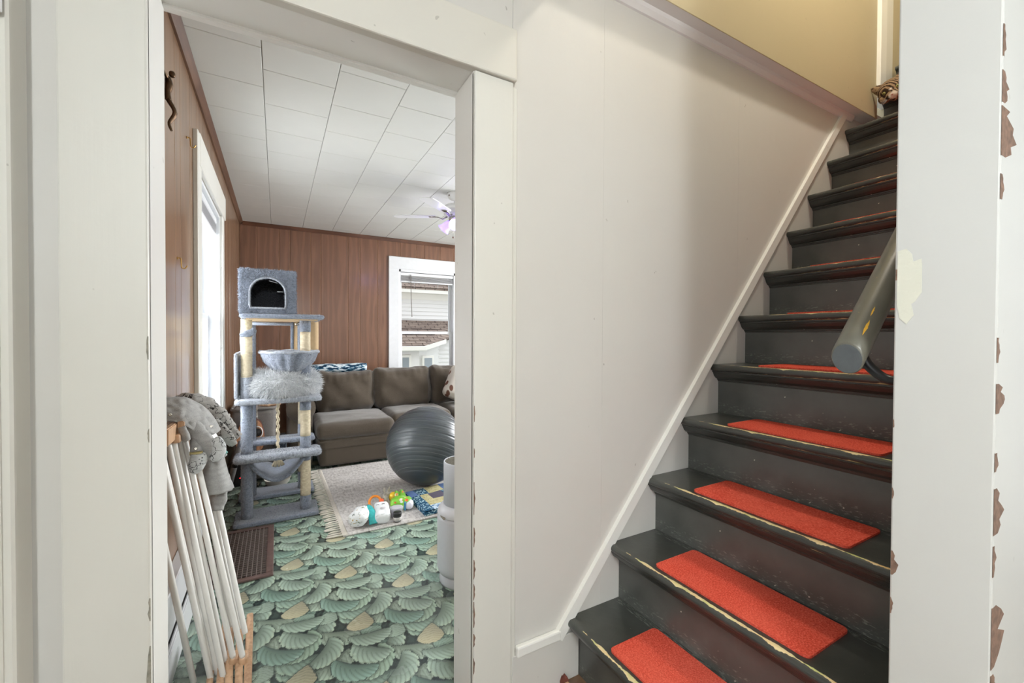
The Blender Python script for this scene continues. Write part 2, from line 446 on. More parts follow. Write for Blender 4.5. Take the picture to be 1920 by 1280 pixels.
# ------------------------------------------------------------------ living room shell
# printed vinyl floor: the leaf print is painted per vertex on a fine grid
def leaf_print(xs, ys):
    """repeating print of overlapping curled leaves and scallop shells, painted back to front"""
    r = random.Random(5)
    def S(*c): return np.array([lin(v) for v in c])
    ground = S(62, 76, 72)
    img = np.tile(ground, (len(ys), len(xs), 1)).astype(np.float64)
    XX, YY = np.meshgrid(xs, ys)
    greens = [S(148, 172, 156), S(160, 180, 164), S(134, 162, 148), S(168, 186, 168), S(152, 174, 154)]
    tan_c = S(178, 174, 148)
    x0, x1, y0, y1 = xs[0], xs[-1], ys[0], ys[-1]
    # kind, u, v, heading, length, turn, width, colour, warm
    base = []
    for i in range(3):
        for j in range(4):
            u = (j + 0.4 * (i % 2) + r.uniform(-.12, .12)) / 4; v = (i + r.uniform(-.15, .15)) / 3
            sg = 1 if (i + j) % 2 else -1
            base.append(['leaf', u, v, r.uniform(-.1, .6) if sg > 0 else math.pi + r.uniform(-.1, .5), r.uniform(.15, .21), sg * r.uniform(.8, 1.8), r.uniform(.054, .068), r.choice(greens), r.random()])
    r.shuffle(base)
    base.insert(9, ['fan', .52, .45, 4.3, .066, 0, .060, greens[1], .2])
    base.insert(6, ['fan', .25, .60, 5.5, .068, 0, .060, greens[0], .2])
    base.append(['fan', 0.0, 0.0, 4.55, .080, 0, .062, tan_c, .9])
    for (kind, u, v, hd, L, turn, W, c, warm) in base:
        for a in range(-13, 10):
            for b in range(-8, 26):
                cx, cy = 0.069 + (a + u) * 0.475 + (b + v) * 0.2375, -0.40 + (b + v) * 0.2125 + 0.0
                if cx < x0 - .3 or cx > x1 + .3 or cy < y0 - .3 or cy > y1 + .3: continue
                m = L * 1.15 + W
                i0, i1 = np.searchsorted(xs, [cx - m, cx + m]); j0, j1 = np.searchsorted(ys, [cy - m, cy + m])
                if i1 - i0 < 2 or j1 - j0 < 2: continue
                X = XX[j0:j1, i0:i1] - cx; Y = YY[j0:j1, i0:i1] - cy
                ca, sa = math.cos(hd), math.sin(hd)
                p = X * ca + Y * sa; q = -X * sa + Y * ca
                if kind == 'leaf':
                    sg = 1 if turn > 0 else -1; R = L / abs(turn)
                    p = p + L / 2
                    al = np.arctan2(p, R - sg * q); rad = np.hypot(p, R - sg * q)
                    s = al / abs(turn); e = rad - R
                    n = 9
                    prof = np.clip(np.sin(np.pi * np.clip(s, 0, 1) ** 0.85), 0, 1) ** 0.55
                    ph = n * (s + 0.30 * np.clip(e, 0, W) / W)
                    wo = W * prof * (1 - 0.16 * np.abs(np.sin(np.pi * ph)) ** 0.7 * 0 - 0.14 * (1 - np.abs(np.sin(np.pi * ph)) ** 0.6)); wi = 0.42 * W * prof
                    inside = (s > 0) & (s < 1) & (e < wo) & (e > -wi)
                    t = np.where(e > 0, e / np.maximum(wo, 1e-5), 0); ti = np.where(e < 0, -e / np.maximum(wi, 1e-5), 0)
                    ridge = np.abs(((ph) % 1.0) - 0.5) * 2          # 1 in the furrow
                    sh = 0.50 + 0.55 * t ** 0.9 + 0.10 * (1 - ti) - 0.18 * ti
                    sh = sh * (1 - 0.42 * np.clip((ridge - 0.62) / 0.38, 0, 1) * (t > 0.02) * (t < 0.97)) * (1 + 0.14 * (ridge < .3) * t)
                    edge = inside & ((e > wo - 0.0032) | (e < -wi + 0.0028))
                    rim = np.clip((t - .72) / .2, 0, 1)
                    halo = (s > -.03) & (s < 1.03) & (e < wo + 0.010) & (e > -wi - 0.010) & ~inside
                else:
                    p = p / (L * 1.5) + 0.55; q = q / (L * 1.5)
                    q = q - 0.16 * np.clip(1 - p, 0, 1) ** 2 + 0.02
                    pc = np.clip(p, 0, 1)
                    hw = 0.50 * np.minimum(pc / 0.62, 1) ** 0.75 * np.sqrt(np.clip(1 - (np.maximum(pc - 0.62, 0) / 0.38) ** 2.4, 0, 1))
                    u_ = q / 0.5
                    tt = pc - 0.20 * u_ ** 2 + 0.02 * np.sin(u_ * 9)
                    hw = hw * (1 - 0.05 * np.abs(np.sin(pc * 13)))
                    inside = (p > 0) & (p < 1) & (np.abs(q) < hw)
                    ridge = np.abs(((tt * 9) % 1.0) - 0.5) * 2
                    t = pc
                    sh = 0.66 + 0.34 * pc - 0.24 * np.clip((ridge - 0.72) / 0.28, 0, 1) * (pc > .1) + 0.08 * (ridge < .35) - 0.14 * u_
                    edge = inside & ((np.abs(q) > hw - 0.035) | (p > 0.985))
                    rim = np.clip((pc - .5) / .4, 0, 1); halo = (p > -0.06) & (p < 1.07) & (np.abs(q) < hw + 0.07) & ~inside
                colr = c[None, None, :] * sh[..., None]
                colr = colr + (np.array([.10, .075, .02]) * warm * 0.55) * rim[..., None] * (0.5 if kind == 'fan' and warm < .5 else 1)
                blk = img[j0:j1, i0:i1]
                blk[halo] *= 0.72
                blk[inside] = colr[inside]
                blk[edge] = ground * 0.85
    return np.clip(img, 0, 1)
xs = np.concatenate([np.arange(XL, 1.08, 0.0034), np.arange(1.09, XR + 0.02, 0.05)])
ys = np.concatenate([np.arange(0.0, 2.0, 0.0034), np.arange(2.004, 2.75, 0.006), np.arange(2.76, YF + 0.10, 0.06)])
img = leaf_print(xs, ys)
nx, ny = len(xs), len(ys)
XX, YY = np.meshgrid(xs, ys)
co = np.stack([XX, YY, np.zeros_like(XX)], -1).reshape(-1, 3)
me = bpy.data.meshes.new('floor')
me.vertices.add(nx * ny); me.vertices.foreach_set('co', co.ravel())
ii = (np.arange(ny - 1)[:, None] * nx + np.arange(nx - 1)[None, :]).ravel()
quads = np.stack([ii, ii + 1, ii + nx + 1, ii + nx], -1).astype(np.int32)
me.loops.add(quads.size); me.loops.foreach_set('vertex_index', quads.ravel())
me.polygons.add(len(quads)); me.polygons.foreach_set('loop_start', np.arange(0, quads.size, 4, dtype=np.int32)); 
me.update(calc_edges=True)
ca = me.color_attributes.new('print', 'FLOAT_COLOR', 'POINT')
ca.data.foreach_set('color', np.concatenate([img.reshape(-1, 3), np.ones((nx * ny, 1))], 1).astype(np.float32).ravel())
k = N('printed_vinyl', 0.3, 0.5)
a_ = k.n('ShaderNodeAttribute'); a_.attribute_name = 'print'
worn = k.ramp(k.noise(3.0, 5), [(0.42, K0), (0.8, (0.10, 0.10, 0.10, 1))])
k.col(k.mix(worn, a_.outputs['Color'], rgb(170, 178, 170)))
rr_ = k.ramp(k.noise(5.0, 4), [(0.3, (0.17, 0.17, 0.17, 1)), (0.8, (0.33, 0.33, 0.33, 1))]); k.link(rr_, k.b.inputs['Roughness'])
k.bump(k.noise(220, 2), 0.05, 0.0006)
M['vinyl'] = k.m
fl = link_obj('floor', me, M['vinyl']); struct(fl, 'green leaf-print vinyl floor of the living room')
struct(box('trim_7', -0.242, 0.525, 0.0, 0.155, 0.0, 0.006, M['hall_floor'], None, 0.002))

# ceiling of staggered tiles
cg = struct(box('ceiling', XL - 0.1, XR, 0.125, YF + 0.1, ZC, ZC + 0.05, M['ceiling_core']), 'white tiled living room ceiling')
TX, TY = 0.318, 0.335
cols = [-0.056 - TX] + [-0.056 + TX * i for i in range(0, 13)]
tile_cache = {}
for ci, xa in enumerate(cols):
    xb = min(xa + TX, XR); xa_ = max(xa, XL)
    off = 0.955 - 3 * TY if ci % 2 == 0 else 0.955 - 3.5 * TY
    for ri in range(-1, 14):
        ya = max(off + ri * TY, 0.125); yb = min(off + (ri + 1) * TY, YF)
        if yb - ya < 0.03 or xb - xa_ < 0.02: continue
        key = (round(xb - xa_, 4), round(yb - ya, 4))
        if key not in tile_cache:
            bm = bmesh.new(); w, h = key; add_box(bm, 0.0012, w - 0.0012, 0.0012, h - 0.0012, -0.010, 0.0, 0.002)
            mm = bpy.data.meshes.new('ceiling_tile'); bm.to_mesh(mm); bm.free(); mm.materials.append(M['tile']); tile_cache[key] = mm
        o = bpy.data.objects.new('ceiling_tile', tile_cache[key]); COL.objects.link(o); o.parent = cg
        o.location = (xa_, ya, ZC)

# panelled walls
def boards_x(parent, edges, z0, z1, y, mat, hole=None):
    for a, b in zip(edges, edges[1:]):
        spans = [(z0, z1)]
        if hole and b > hole[0] and a < hole[1]: spans = [(z0, hole[2]), (hole[3], z1)]
        for (s0, s1) in spans: box('panel_board', a + 0.0035, b - 0.0035, y, y + 0.008, s0, s1, mat, parent, 0.0015)
def boards_y(parent, edges, z0, z1, x, mat, hole=None):
    for a, b in zip(edges, edges[1:]):
        spans = [(z0, z1)]
        if hole and b > hole[0] and a < hole[1]: spans = [(z0, hole[2]), (hole[3], z1)]
        for (s0, s1) in spans: box('panel_board', x - 0.008, x, a + 0.002, b - 0.002, s0, s1, mat, parent, 0.0015)
FW = (1.41, 2.15, 0.55, 2.05)   # far window opening x0 x1 z0 z1
wf = thing('wall_far', 'brown wood-panelled far wall of the living room', None, (1.8, YF, 0), kind='structure')
for (a, b, c, d) in ((XL - .1, FW[0], 0, ZC), (FW[1], XR, 0, ZC), (FW[0], FW[1], 0, FW[2]), (FW[0], FW[1], FW[3], ZC)):
    box('wall_section', a, b, YF + 0.006, YF + 0.14, c, d, M['groove'], wf)
ed = [XL, -0.196, 0.024, 0.133, 0.351, 0.461, 0.768, 0.907, 1.12, 1.41, 1.62, 1.73, 1.95, 2.15, 2.3, 2.52, 2.63, 2.85, 3.06, 3.27, 3.38, 3.6, XR]
boards_x(wf, ed, 0, ZC, YF, M['panel'], FW)
LW = (1.50, 2.46, 0.62, 2.06)   # left window opening y0 y1 z0 z1
wlf = thing('wall_left', 'wood-panelled left wall of the living room, window glare in its tan colour', None, (XL, 2.2, 0), kind='structure')
for (a, b, c, d) in ((0.125, LW[0], 0, ZC), (LW[1], YF + .1, 0, ZC), (LW[0], LW[1], 0, LW[2]), (LW[0], LW[1], LW[3], ZC)):
    box('wall_section', XL - 0.14, XL - 0.006, a, b, c, d, M['groove_dark'], wlf)
ed = [0.125, 0.31, 0.42, 0.63, 0.74, 0.966, 1.08, 1.30, 1.50, 1.72, 1.83, 2.05, 2.25, 2.46, 2.66, 2.77, 2.99, 3.20, 3.31, 3.53, 3.75, 3.96, 4.07, YF]
boards_y(wlf, ed, 0, ZC, XL, M['panel_left'], LW)
struct(prism('trim_8', [(XL, ZC - 0.042), (XL + 0.010, ZC - 0.042), (XL + 0.034, ZC - 0.016), (XL + 0.034, ZC - 0.010), (XL, ZC - 0.010)], 0.125, YF, M['crown']))
struct(prism('trim_9', [(YF, ZC - 0.050), (YF - 0.010, ZC - 0.050), (YF - 0.030, ZC - 0.018), (YF - 0.030, ZC - 0.010), (YF, ZC - 0.010)], XL + 0.03, XR, M['crown_x'], None, 'YZ'))
wr = thing('wall_side', 'right wall of the living room with a wide unseen window added for fill light', None, (XR, 2.2, 0), kind='structure')
for (a, b, c, d) in ((0.125, 1.25, 0, ZC), (3.15, YF + .1, 0, ZC), (1.25, 3.15, 0, 0.8), (1.25, 3.15, 2.1, ZC)):
    box('wall_section', XR, XR + 0.14, a, b, c, d, M['panel'], wr)

# windows
def sash(parent, x0, x1, z0, z1, y, w=0.035, axis='x'):
    d = 0.03
    for (a, b, c, e) in ((x0, x0 + w, z0, z1), (x1 - w, x1, z0, z1), (x0 + w, x1 - w, z0, z0 + w), (x0 + w, x1 - w, z1 - w, z1)):
        if axis == 'x': box('sash_bar', a, b, y, y + d, c, e, M['window_white'], parent, 0.003)
        else: box('sash_bar', y - d, y, a, b, c, e, M['window_white'], parent, 0.003)
    if axis == 'x': box('pane', x0 + w, x1 - w, y + 0.012, y + 0.016, z0 + w, z1 - w, M['glass'], parent)
    else: box('pane', y - 0.016, y - 0.012, x0 + w, x1 - w, z0 + w, z1 - w, M['glass'], parent)
w1 = thing('window_1', 'double-hung window with white casing behind the sofa', None, (1.78, YF, 1.3), kind='structure')
cw = M['casing']
box('casing', 1.257, 1.39, YF - 0.02, YF + 0.002, 0.50, 2.24, M['window_white'], w1, 0.004)
box('casing', 2.17, 2.30, YF - 0.02, YF + 0.002, 0.50, 2.24, M['window_white'], w1, 0.004)
box('head_casing', 1.2575, 2.2995, YF - 0.022, YF + 0.002, 2.082, 2.241, M['window_white'], w1, 0.004)
box('sill', 1.24, 2.32, YF - 0.05, YF + 0.06, 0.47, 0.50, M['window_white'], w1, 0.005)
box('jamb', 1.39, 1.412, YF - 0.012, YF + 0.14, 0.50, 2.08, M['window_white'], w1)
box('jamb', 2.148, 2.17, YF - 0.012, YF + 0.14, 0.50, 2.08, M['window_white'], w1)
box('head_jamb', 1.39, 2.17, YF - 0.012, YF + 0.14, 2.05, 2.082, M['window_white'], w1)
sash(w1, 1.412, 2.148, 1.235, 2.05, YF + 0.085, 0.036)
sash(w1, 1.412, 2.148, 0.50, 1.272, YF + 0.05, 0.036)
bl = thing('window_blind', 'white blind drawn up to the top of the window behind the sofa', 'blind', (1.78, YF + 0.02, 1.93))
box('head_rail', 1.415, 2.145, YF - 0.002, YF + 0.04, 2.005, 2.045, M['window_white'], bl, 0.004)
slm = plain('blind_slat', rgb(176, 176, 178), 0.4)
for i in range(6):
    box('slat', 1.42, 2.14, YF + 0.001, YF + 0.038, 1.938 + i * 0.0105, 1.9435 + i * 0.0105, slm, bl, 0.001)
box('bottom_rail', 1.42, 2.14, YF + 0.001, YF + 0.038, 1.918, 1.935, M['window_white'], bl, 0.003)
tube('wand', [(1.545, YF - 0.012, 2.02), (1.549, YF - 0.012, 1.75), (1.561, YF - 0.012, 1.462)], 0.0045, plain('blind_wand', rgb(120, 112, 104), 0.4), bl, 8)
for x in (1.60, 1.93): tube('cord', [(x, YF + 0.02, 1.93), (x, YF + 0.02, 1.86)], 0.0015, M['window_white'], bl, 6)

w2 = thing('window_2', 'tall white-cased window in the left panelled wall', None, (XL, 1.98, 1.3), kind='structure')
box('casing', XL - 0.002, XL + 0.022, 1.388, 1.50, 0.5, 2.235, M['casing'], w2, 0.004)
box('casing', XL - 0.002, XL + 0.022, 2.46, 2.565, 0.5, 2.07, M['casing'], w2, 0.004)
box('head_casing', XL - 0.002, XL + 0.026, 1.43, 2.625, 2.07, 2.235, M['casing'], w2, 0.004)
box('sill', XL - 0.13, XL + 0.05, 1.36, 2.60, 0.60, 0.625, M['casing'], w2, 0.005)
box('jamb', XL - 0.14, XL + 0.004, 2.44, 2.465, 0.625, 2.065, M['window_white'], w2)
box('jamb', XL - 0.14, XL + 0.004, 1.495, 1.515, 0.625, 2.065, M['window_white'], w2)
box('head_jamb', XL - 0.14, XL + 0.004, 1.515, 2.44, 2.045, 2.065, M['window_white'], w2)
sash(w2, 1.515, 2.44, 1.32, 2.045, XL - 0.095, 0.04, 'y')
sash(w2, 1.515, 2.44, 0.625, 1.36, XL - 0.062, 0.04, 'y')
bl2 = thing('window_blind', 'white blind bunched at the top of the left window', 'blind', (XL - 0.03, 1.98, 1.95))
box('head_rail', XL - 0.050, XL - 0.012, 1.52, 2.435, 2.0, 2.04, M['window_white'], bl2, 0.004)
for i in range(6): box('slat', XL - 0.048, XL - 0.014, 1.525, 2.43, 1.935 + i * 0.0105, 1.9405 + i * 0.0105, slm, bl2, 0.001)
box('bottom_rail', XL - 0.048, XL - 0.014, 1.525, 2.43, 1.914, 1.931, M['window_white'], bl2, 0.003)

# baseboard heater under the left window
bh = thing('baseboard_heater', 'long white metal baseboard heater along the left wall behind the drying rack', 'heater', (XL + 0.02, 1.2, 0))
mh = plain('heater_enamel', rgb(214, 216, 218), 0.35)
box('back_plate', XL, XL + 0.012, 0.16, 1.34, 0.0, 0.335, mh, bh, 0.003)
box('front_cover', XL + 0.030, XL + 0.036, 0.16, 1.34, 0.178, 0.325, mh, bh, 0.002)
box('lower_cover', XL + 0.030, XL + 0.036, 0.16, 1.34, 0.0, 0.118, mh, bh, 0.002)
box('rail', XL + 0.0, XL + 0.040, 0.16, 1.34, 0.325, 0.337, mh, bh, 0.003)
box('louvre', XL + 0.028, XL + 0.036, 0.16, 1.34, 0.128, 0.140, mh, bh, 0.002)
box('element', XL + 0.012, XL + 0.026, 0.16, 1.34, 0.12, 0.17, M['dark'], bh)
for y in (0.5, 0.85, 1.2): box('bracket', XL + 0.012, XL + 0.031, y, y + 0.006, 0.0, 0.325, mh, bh)
struct(box('baseboard_left', XL, XL + 0.014, 1.35, YF, 0.0, 0.12, M['crown'], None, 0.002))

# ------------------------------------------------------------------ staircase
SX0, RUN, RISE, SY0, SY1 = 0.694, 0.1968, 0.2194, -0.8615, -0.0005
def stair_black(name, kind):
    k = N(name, 0.34, 0.5)
    v = k.coord(); x, y, z = k.sep(v)[:3]
    tones = {'tread': (46, 60, 76), 'riser': (72, 86, 104), 'cove': (42, 54, 68)}[kind]  # treads darker, risers lighter: light by facing put into the paint
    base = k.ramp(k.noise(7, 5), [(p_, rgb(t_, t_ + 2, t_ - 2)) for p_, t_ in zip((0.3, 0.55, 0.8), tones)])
    fl = k.ramp(k.noise(75, 2, k.coord((1, 1, 1))), [(0.755, K0), (0.775, W1)])
    c = k.mix(fl, base, rgb(196, 192, 180))
    scr = k.ramp(k.noise(30, 5, k.coord((3.0, 0.25, 3.0))), [(0.66, K0), (0.72, (0.5, 0.5, 0.5, 1))])
    if kind == 'tread':
        # paint worn off in a ragged line just behind the nosing, mostly along the middle
        n_ = k.noise(11, 6, k.coord((1, 1, 1)), 0.65)
        lo = k.math('SUBTRACT', 1.0, k.math('MULTIPLY', k.math('ABSOLUTE', k.math('SUBTRACT', x, 0.0125)), 115.0))
        mid = k.math('SUBTRACT', 1.0, k.math('POWER', k.math('ABSOLUTE', k.math('DIVIDE', k.math('ADD', y, 0.46), 0.42)), 4.0))
        mid = k.math('MAXIMUM', mid, 0.0)
        mk = k.math('MULTIPLY', k.math('ADD', k.math('MULTIPLY', k.math('MAXIMUM', lo, -1.0), 0.75), k.math('MULTIPLY', k.math('SUBTRACT', n_, 0.5), 2.6)), mid)
        m2 = k.ramp(mk, [(0.30, K0), (0.36, W1)])
        cream = k.ramp(k.noise(18, 3), [(0.35, rgb(196, 198, 130)), (0.5, rgb(226, 205, 158)), (0.7, rgb(214, 178, 120))])
        c = k.mix(m2, c, cream)
        back = k.math('MULTIPLY', k.math('GREATER_THAN', x, 0.225), k.ramp(k.noise(80, 6, k.coord((2, 0.5, 1)), 0.7), [(0.5, K0), (0.6, W1)]))
        c = k.mix(k.math('MULTIPLY', back, 0.55), c, rgb(150, 152, 146))
    elif kind == 'riser':
        lowz = k.math('MULTIPLY', k.math('LESS_THAN', z, -0.172), k.ramp(k.noise(90, 6, k.coord((1, 0.45, 1.6)), 0.7), [(0.55, K0), (0.62, W1)]))
        c = k.mix(k.math('MULTIPLY', lowz, 0.5), c, rgb(150, 152, 146))
    else:
        c = k.mix(k.math('MULTIPLY', scr, 0.4), c, rgb(150, 150, 140))
    k.col(c)
    k.bump(k.math('ADD', k.noise(60, 4), k.math('MULTIPLY', k.noise(500, 1), 0.3)), 0.25, 0.0012)
    k.b.inputs['Coat Weight'].default_value = 0.3; k.b.inputs['Coat Roughness'].default_value = 0.25
    return k.m
M['tread'] = stair_black('worn_black_tread_shaded', 'tread'); M['riser'] = stair_black('worn_black_riser_lit', 'riser'); M['cove'] = stair_black('black_moulding_paint', 'cove')
st = thing('staircase', 'steep black-painted wooden staircase with worn nosings rising to the right', 'staircase', (0.89, -0.43, 0))
def strip_mesh(name, prof, mat, y_end=SY1):
    n = len(prof); segs = 10
    yy = [SY0 + (y_end - SY0) * i / segs for i in range(segs + 1)]
    V = [(a, y, b) for y in yy for (a, b) in prof]
    Fc = [(i * n + j, i * n + (j + 1) % n, (i + 1) * n + (j + 1) % n, (i + 1) * n + j) for i in range(segs) for j in range(n)]
    Fc += [tuple(reversed(range(n))), tuple(segs * n + j for j in range(n))]
    m_ = bpy.data.meshes.new(name); m_.from_pydata(V, [], Fc); m_.update(); m_.materials.append(mat)
    bm = bmesh.new(); bm.from_mesh(m_); bmesh.ops.recalc_face_normals(bm, faces=bm.faces); bm.to_mesh(m_); bm.free()
    return m_
nose = [(0.014 - 0.014 * math.sin(math.radians(a)), -0.014 + 0.014 * math.cos(math.radians(a))) for a in range(0, 181, 18)]
PROF = {'tread': nose + [(0.262, -0.028), (0.262, 0.0)],
        'riser': [(0.056, -0.0285), (0.072, -0.0285), (0.072, -RISE + 0.0005), (0.056, -RISE + 0.0005)],
        'cove_moulding': [(0.056, -0.0282), (0.012, -0.0282), (0.013, -0.034), (0.017, -0.036), (0.019, -0.041), (0.026, -0.053), (0.037, -0.062), (0.046, -0.065), (0.047, -0.070), (0.051, -0.071), (0.052, -0.076), (0.056, -0.077)]}
STM = {'tread': M['tread'], 'riser': M['riser'], 'cove_moulding': M['cove']}
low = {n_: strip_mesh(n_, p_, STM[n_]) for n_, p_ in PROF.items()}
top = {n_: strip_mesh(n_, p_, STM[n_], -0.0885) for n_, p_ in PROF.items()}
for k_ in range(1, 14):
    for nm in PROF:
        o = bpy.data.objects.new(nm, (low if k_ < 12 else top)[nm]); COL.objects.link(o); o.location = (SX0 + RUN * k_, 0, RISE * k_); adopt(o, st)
# red carpet mats
k = N('red_carpet', 0.95, 0.1)
nn = k.noise(240, 3); big = k.noise(7, 3)
c1 = k.ramp(nn, [(0.3, rgb(184, 60, 46)), (0.5, rgb(214, 82, 64)), (0.75, rgb(236, 118, 97))])
k.col(k.mix(k.ramp(big, [(0.4, K0), (0.75, (0.45, 0.45, 0.45, 1))]), c1, rgb(228, 108, 88))); k.bump(nn, 0.8, 0.003)
M['mat'] = k.m
def rrect(x0, x1, y0, y1, r, n=5):
    pts = []
    for cx, cy, a0 in ((x1 - r, y1 - r, 0), (x0 + r, y1 - r, 90), (x0 + r, y0 + r, 180), (x1 - r, y0 + r, 270)):
        for i in range(n + 1):
            a = math.radians(a0 + 90 * i / n); pts.append((cx + r * math.cos(a), cy + r * math.sin(a)))
    return pts
place = ['lowest tread in view, at the bottom edge', 'second tread from the bottom', 'third tread from the bottom', 'fourth tread from the bottom', 'fifth tread, just below the end of the handrail', 'sixth tread from the bottom', 'seventh tread from the bottom', 'eighth tread from the bottom', 'ninth tread from the bottom', 'tenth tread, two steps below the cat', 'eleventh tread, right below the cat']
for k_ in range(1, 12):
    jx, jy = rng.uniform(-.003, .003), rng.uniform(-.006, .006)
    pts = rrect(SX0 + RUN * k_ + 0.030 + jx, SX0 + RUN * k_ + 0.236 + jx, -0.667 + jy, -0.190 + jy, 0.016)
    if k_ == 1: pts = [(a - (0.006 if abs(b + 0.19 - jy) < 0.004 and a > 1.0 and a < 1.09 else 0), b) for a, b in pts]
    m_ = prism('stair_mat', pts, RISE * k_ + 0.0003, RISE * k_ + 0.0065, M['mat'], None, 'XY')
    tag(m_, 'red carpet mat on the ' + place[k_ - 1], 'mat', 'red mats on the stair treads')

# handrail
k = N('worn_rail_paint', 0.3, 0.5)
b0 = k.ramp(k.noise(6, 5), [(0.3, rgb(80, 79, 70)), (0.6, rgb(100, 98, 87)), (0.8, rgb(120, 114, 102))])
fl_ = k.ramp(k.noise(34, 3, k.coord((1, 1, 1))), [(0.70, K0), (0.73, W1)])
k.col(k.mix(fl_, b0, rgb(206, 172, 84))); k.bump(k.noise(50, 3), 0.15, 0.001); M['rail'] = k.m
hr = thing('handrail', 'round grey-painted handrail running up beside the stairs', 'handrail', (1.02, -0.78, 1.187))
e0 = Vector((1.018, -0.782, 1.176)); dr = Vector((1.0, 0, 0.985)).normalized()
cut = Vector((-1.0, 0.0, -0.22)).normalized()
V_, F_c = tube_data([e0 + dr * t for t in (0.0, 0.003, 0.05, 0.5, 1.0, 1.6, 2.2)], [0.0265, 0.029, 0.029, 0.029, 0.029, 0.029, 0.029], 32)
for i_ in range(64):
    v_ = V_[i_]; pl = e0 + dr * (0.003 if i_ >= 32 else 0.0)
    V_[i_] = v_ + dr * ((pl - v_).dot(cut) / dr.dot(cut))
rail = tri_obj('rail', V_, F_c, M['rail'], hr, True)
cc = sum(V_[:32], Vector()) / 32
blob('end_cap', [cc + (v_ - cc) * 0.97 for v_ in V_[:32]][::-1], plain('rail_end_grain', rgb(86, 91, 93), 0.5, var=0.1, vs=80), hr, 0.0012)
for t in (0.065, 1.2):
    p0 = e0 + dr * t
    bk = tube('bracket', catmull([p0 + Vector((0, -0.004, -0.03)), p0 + Vector((0.0, -0.02, -0.062)), p0 + Vector((0.0, -0.05, -0.086)), p0 + Vector((0, -0.080, -0.086))], 6), 0.0095, M['black_plastic'], hr, 12)
    lathe('bracket_plate', [(0.0, -0.002), (0.024, -0.002), (0.026, 0.003), (0.012, 0.009), (0.0, 0.011)], p0 + Vector((0, -0.0785, -0.086)), M['black_plastic'], hr, 20, axis=Matrix.Rotation(-H, 3, 'X'))
    box('strap', p0.x - 0.02, p0.x + 0.02, p0.y - 0.008, p0.y + 0.008, p0.z - 0.036, p0.z - 0.026, M['black_plastic'], hr, 0.002)
yw = e0 + dr * 0.10 
def rail_chip(t0, t1, ang, w):
    a = Vector((0, 1, 0)); b = dr.cross(a)
    pts = []
    n = 10
    for i in range(n + 1):
        t = t0 + (t1 - t0) * i / n; th = ang + w * math.sin(math.pi * i / n) * rng.uniform(.5, 1); pts.append((t, th))
    for i in range(n, -1, -1):
        t = t0 + (t1 - t0) * i / n; th = ang - w * math.sin(math.pi * i / n) * rng.uniform(.5, 1); pts.append((t, th))
    P = [e0 + dr * t + (a * math.cos(th) + b * math.sin(th)) * 0.0294 for t, th in pts]
    return blob('paint_chip', P, plain('yellow_under_paint', rgb(214, 164, 48), 0.5), hr, 0.0004)
rail_chip(0.045, 0.09, math.radians(130), 0.12); rail_chip(0.10, 0.13, math.radians(126), 0.06)
# splintered end of the floor trim at the foot of the stairs
sp = thing('broken_shoe_moulding', 'broken end of bare wood moulding at the foot of the stairs', 'moulding', (0.875, -0.03, 0.0))
prism('strip', [(-0.022, 0.0), (-0.40, 0.0), (-0.40, 0.012), (-0.030, 0.016), (-0.022, 0.010)], 0.868, 0.882, M['bare_wood'], sp, 'YZ')
prism('splinter', [(0.862, 0.0), (0.884, 0.0), (0.886, 0.020), (0.879, 0.034), (0.873, 0.028), (0.868, 0.030), (0.860, 0.012)], -0.030, -0.012, plain('splintered_wood', rgb(112, 58, 46), 0.8, var=0.3, vs=80), sp)

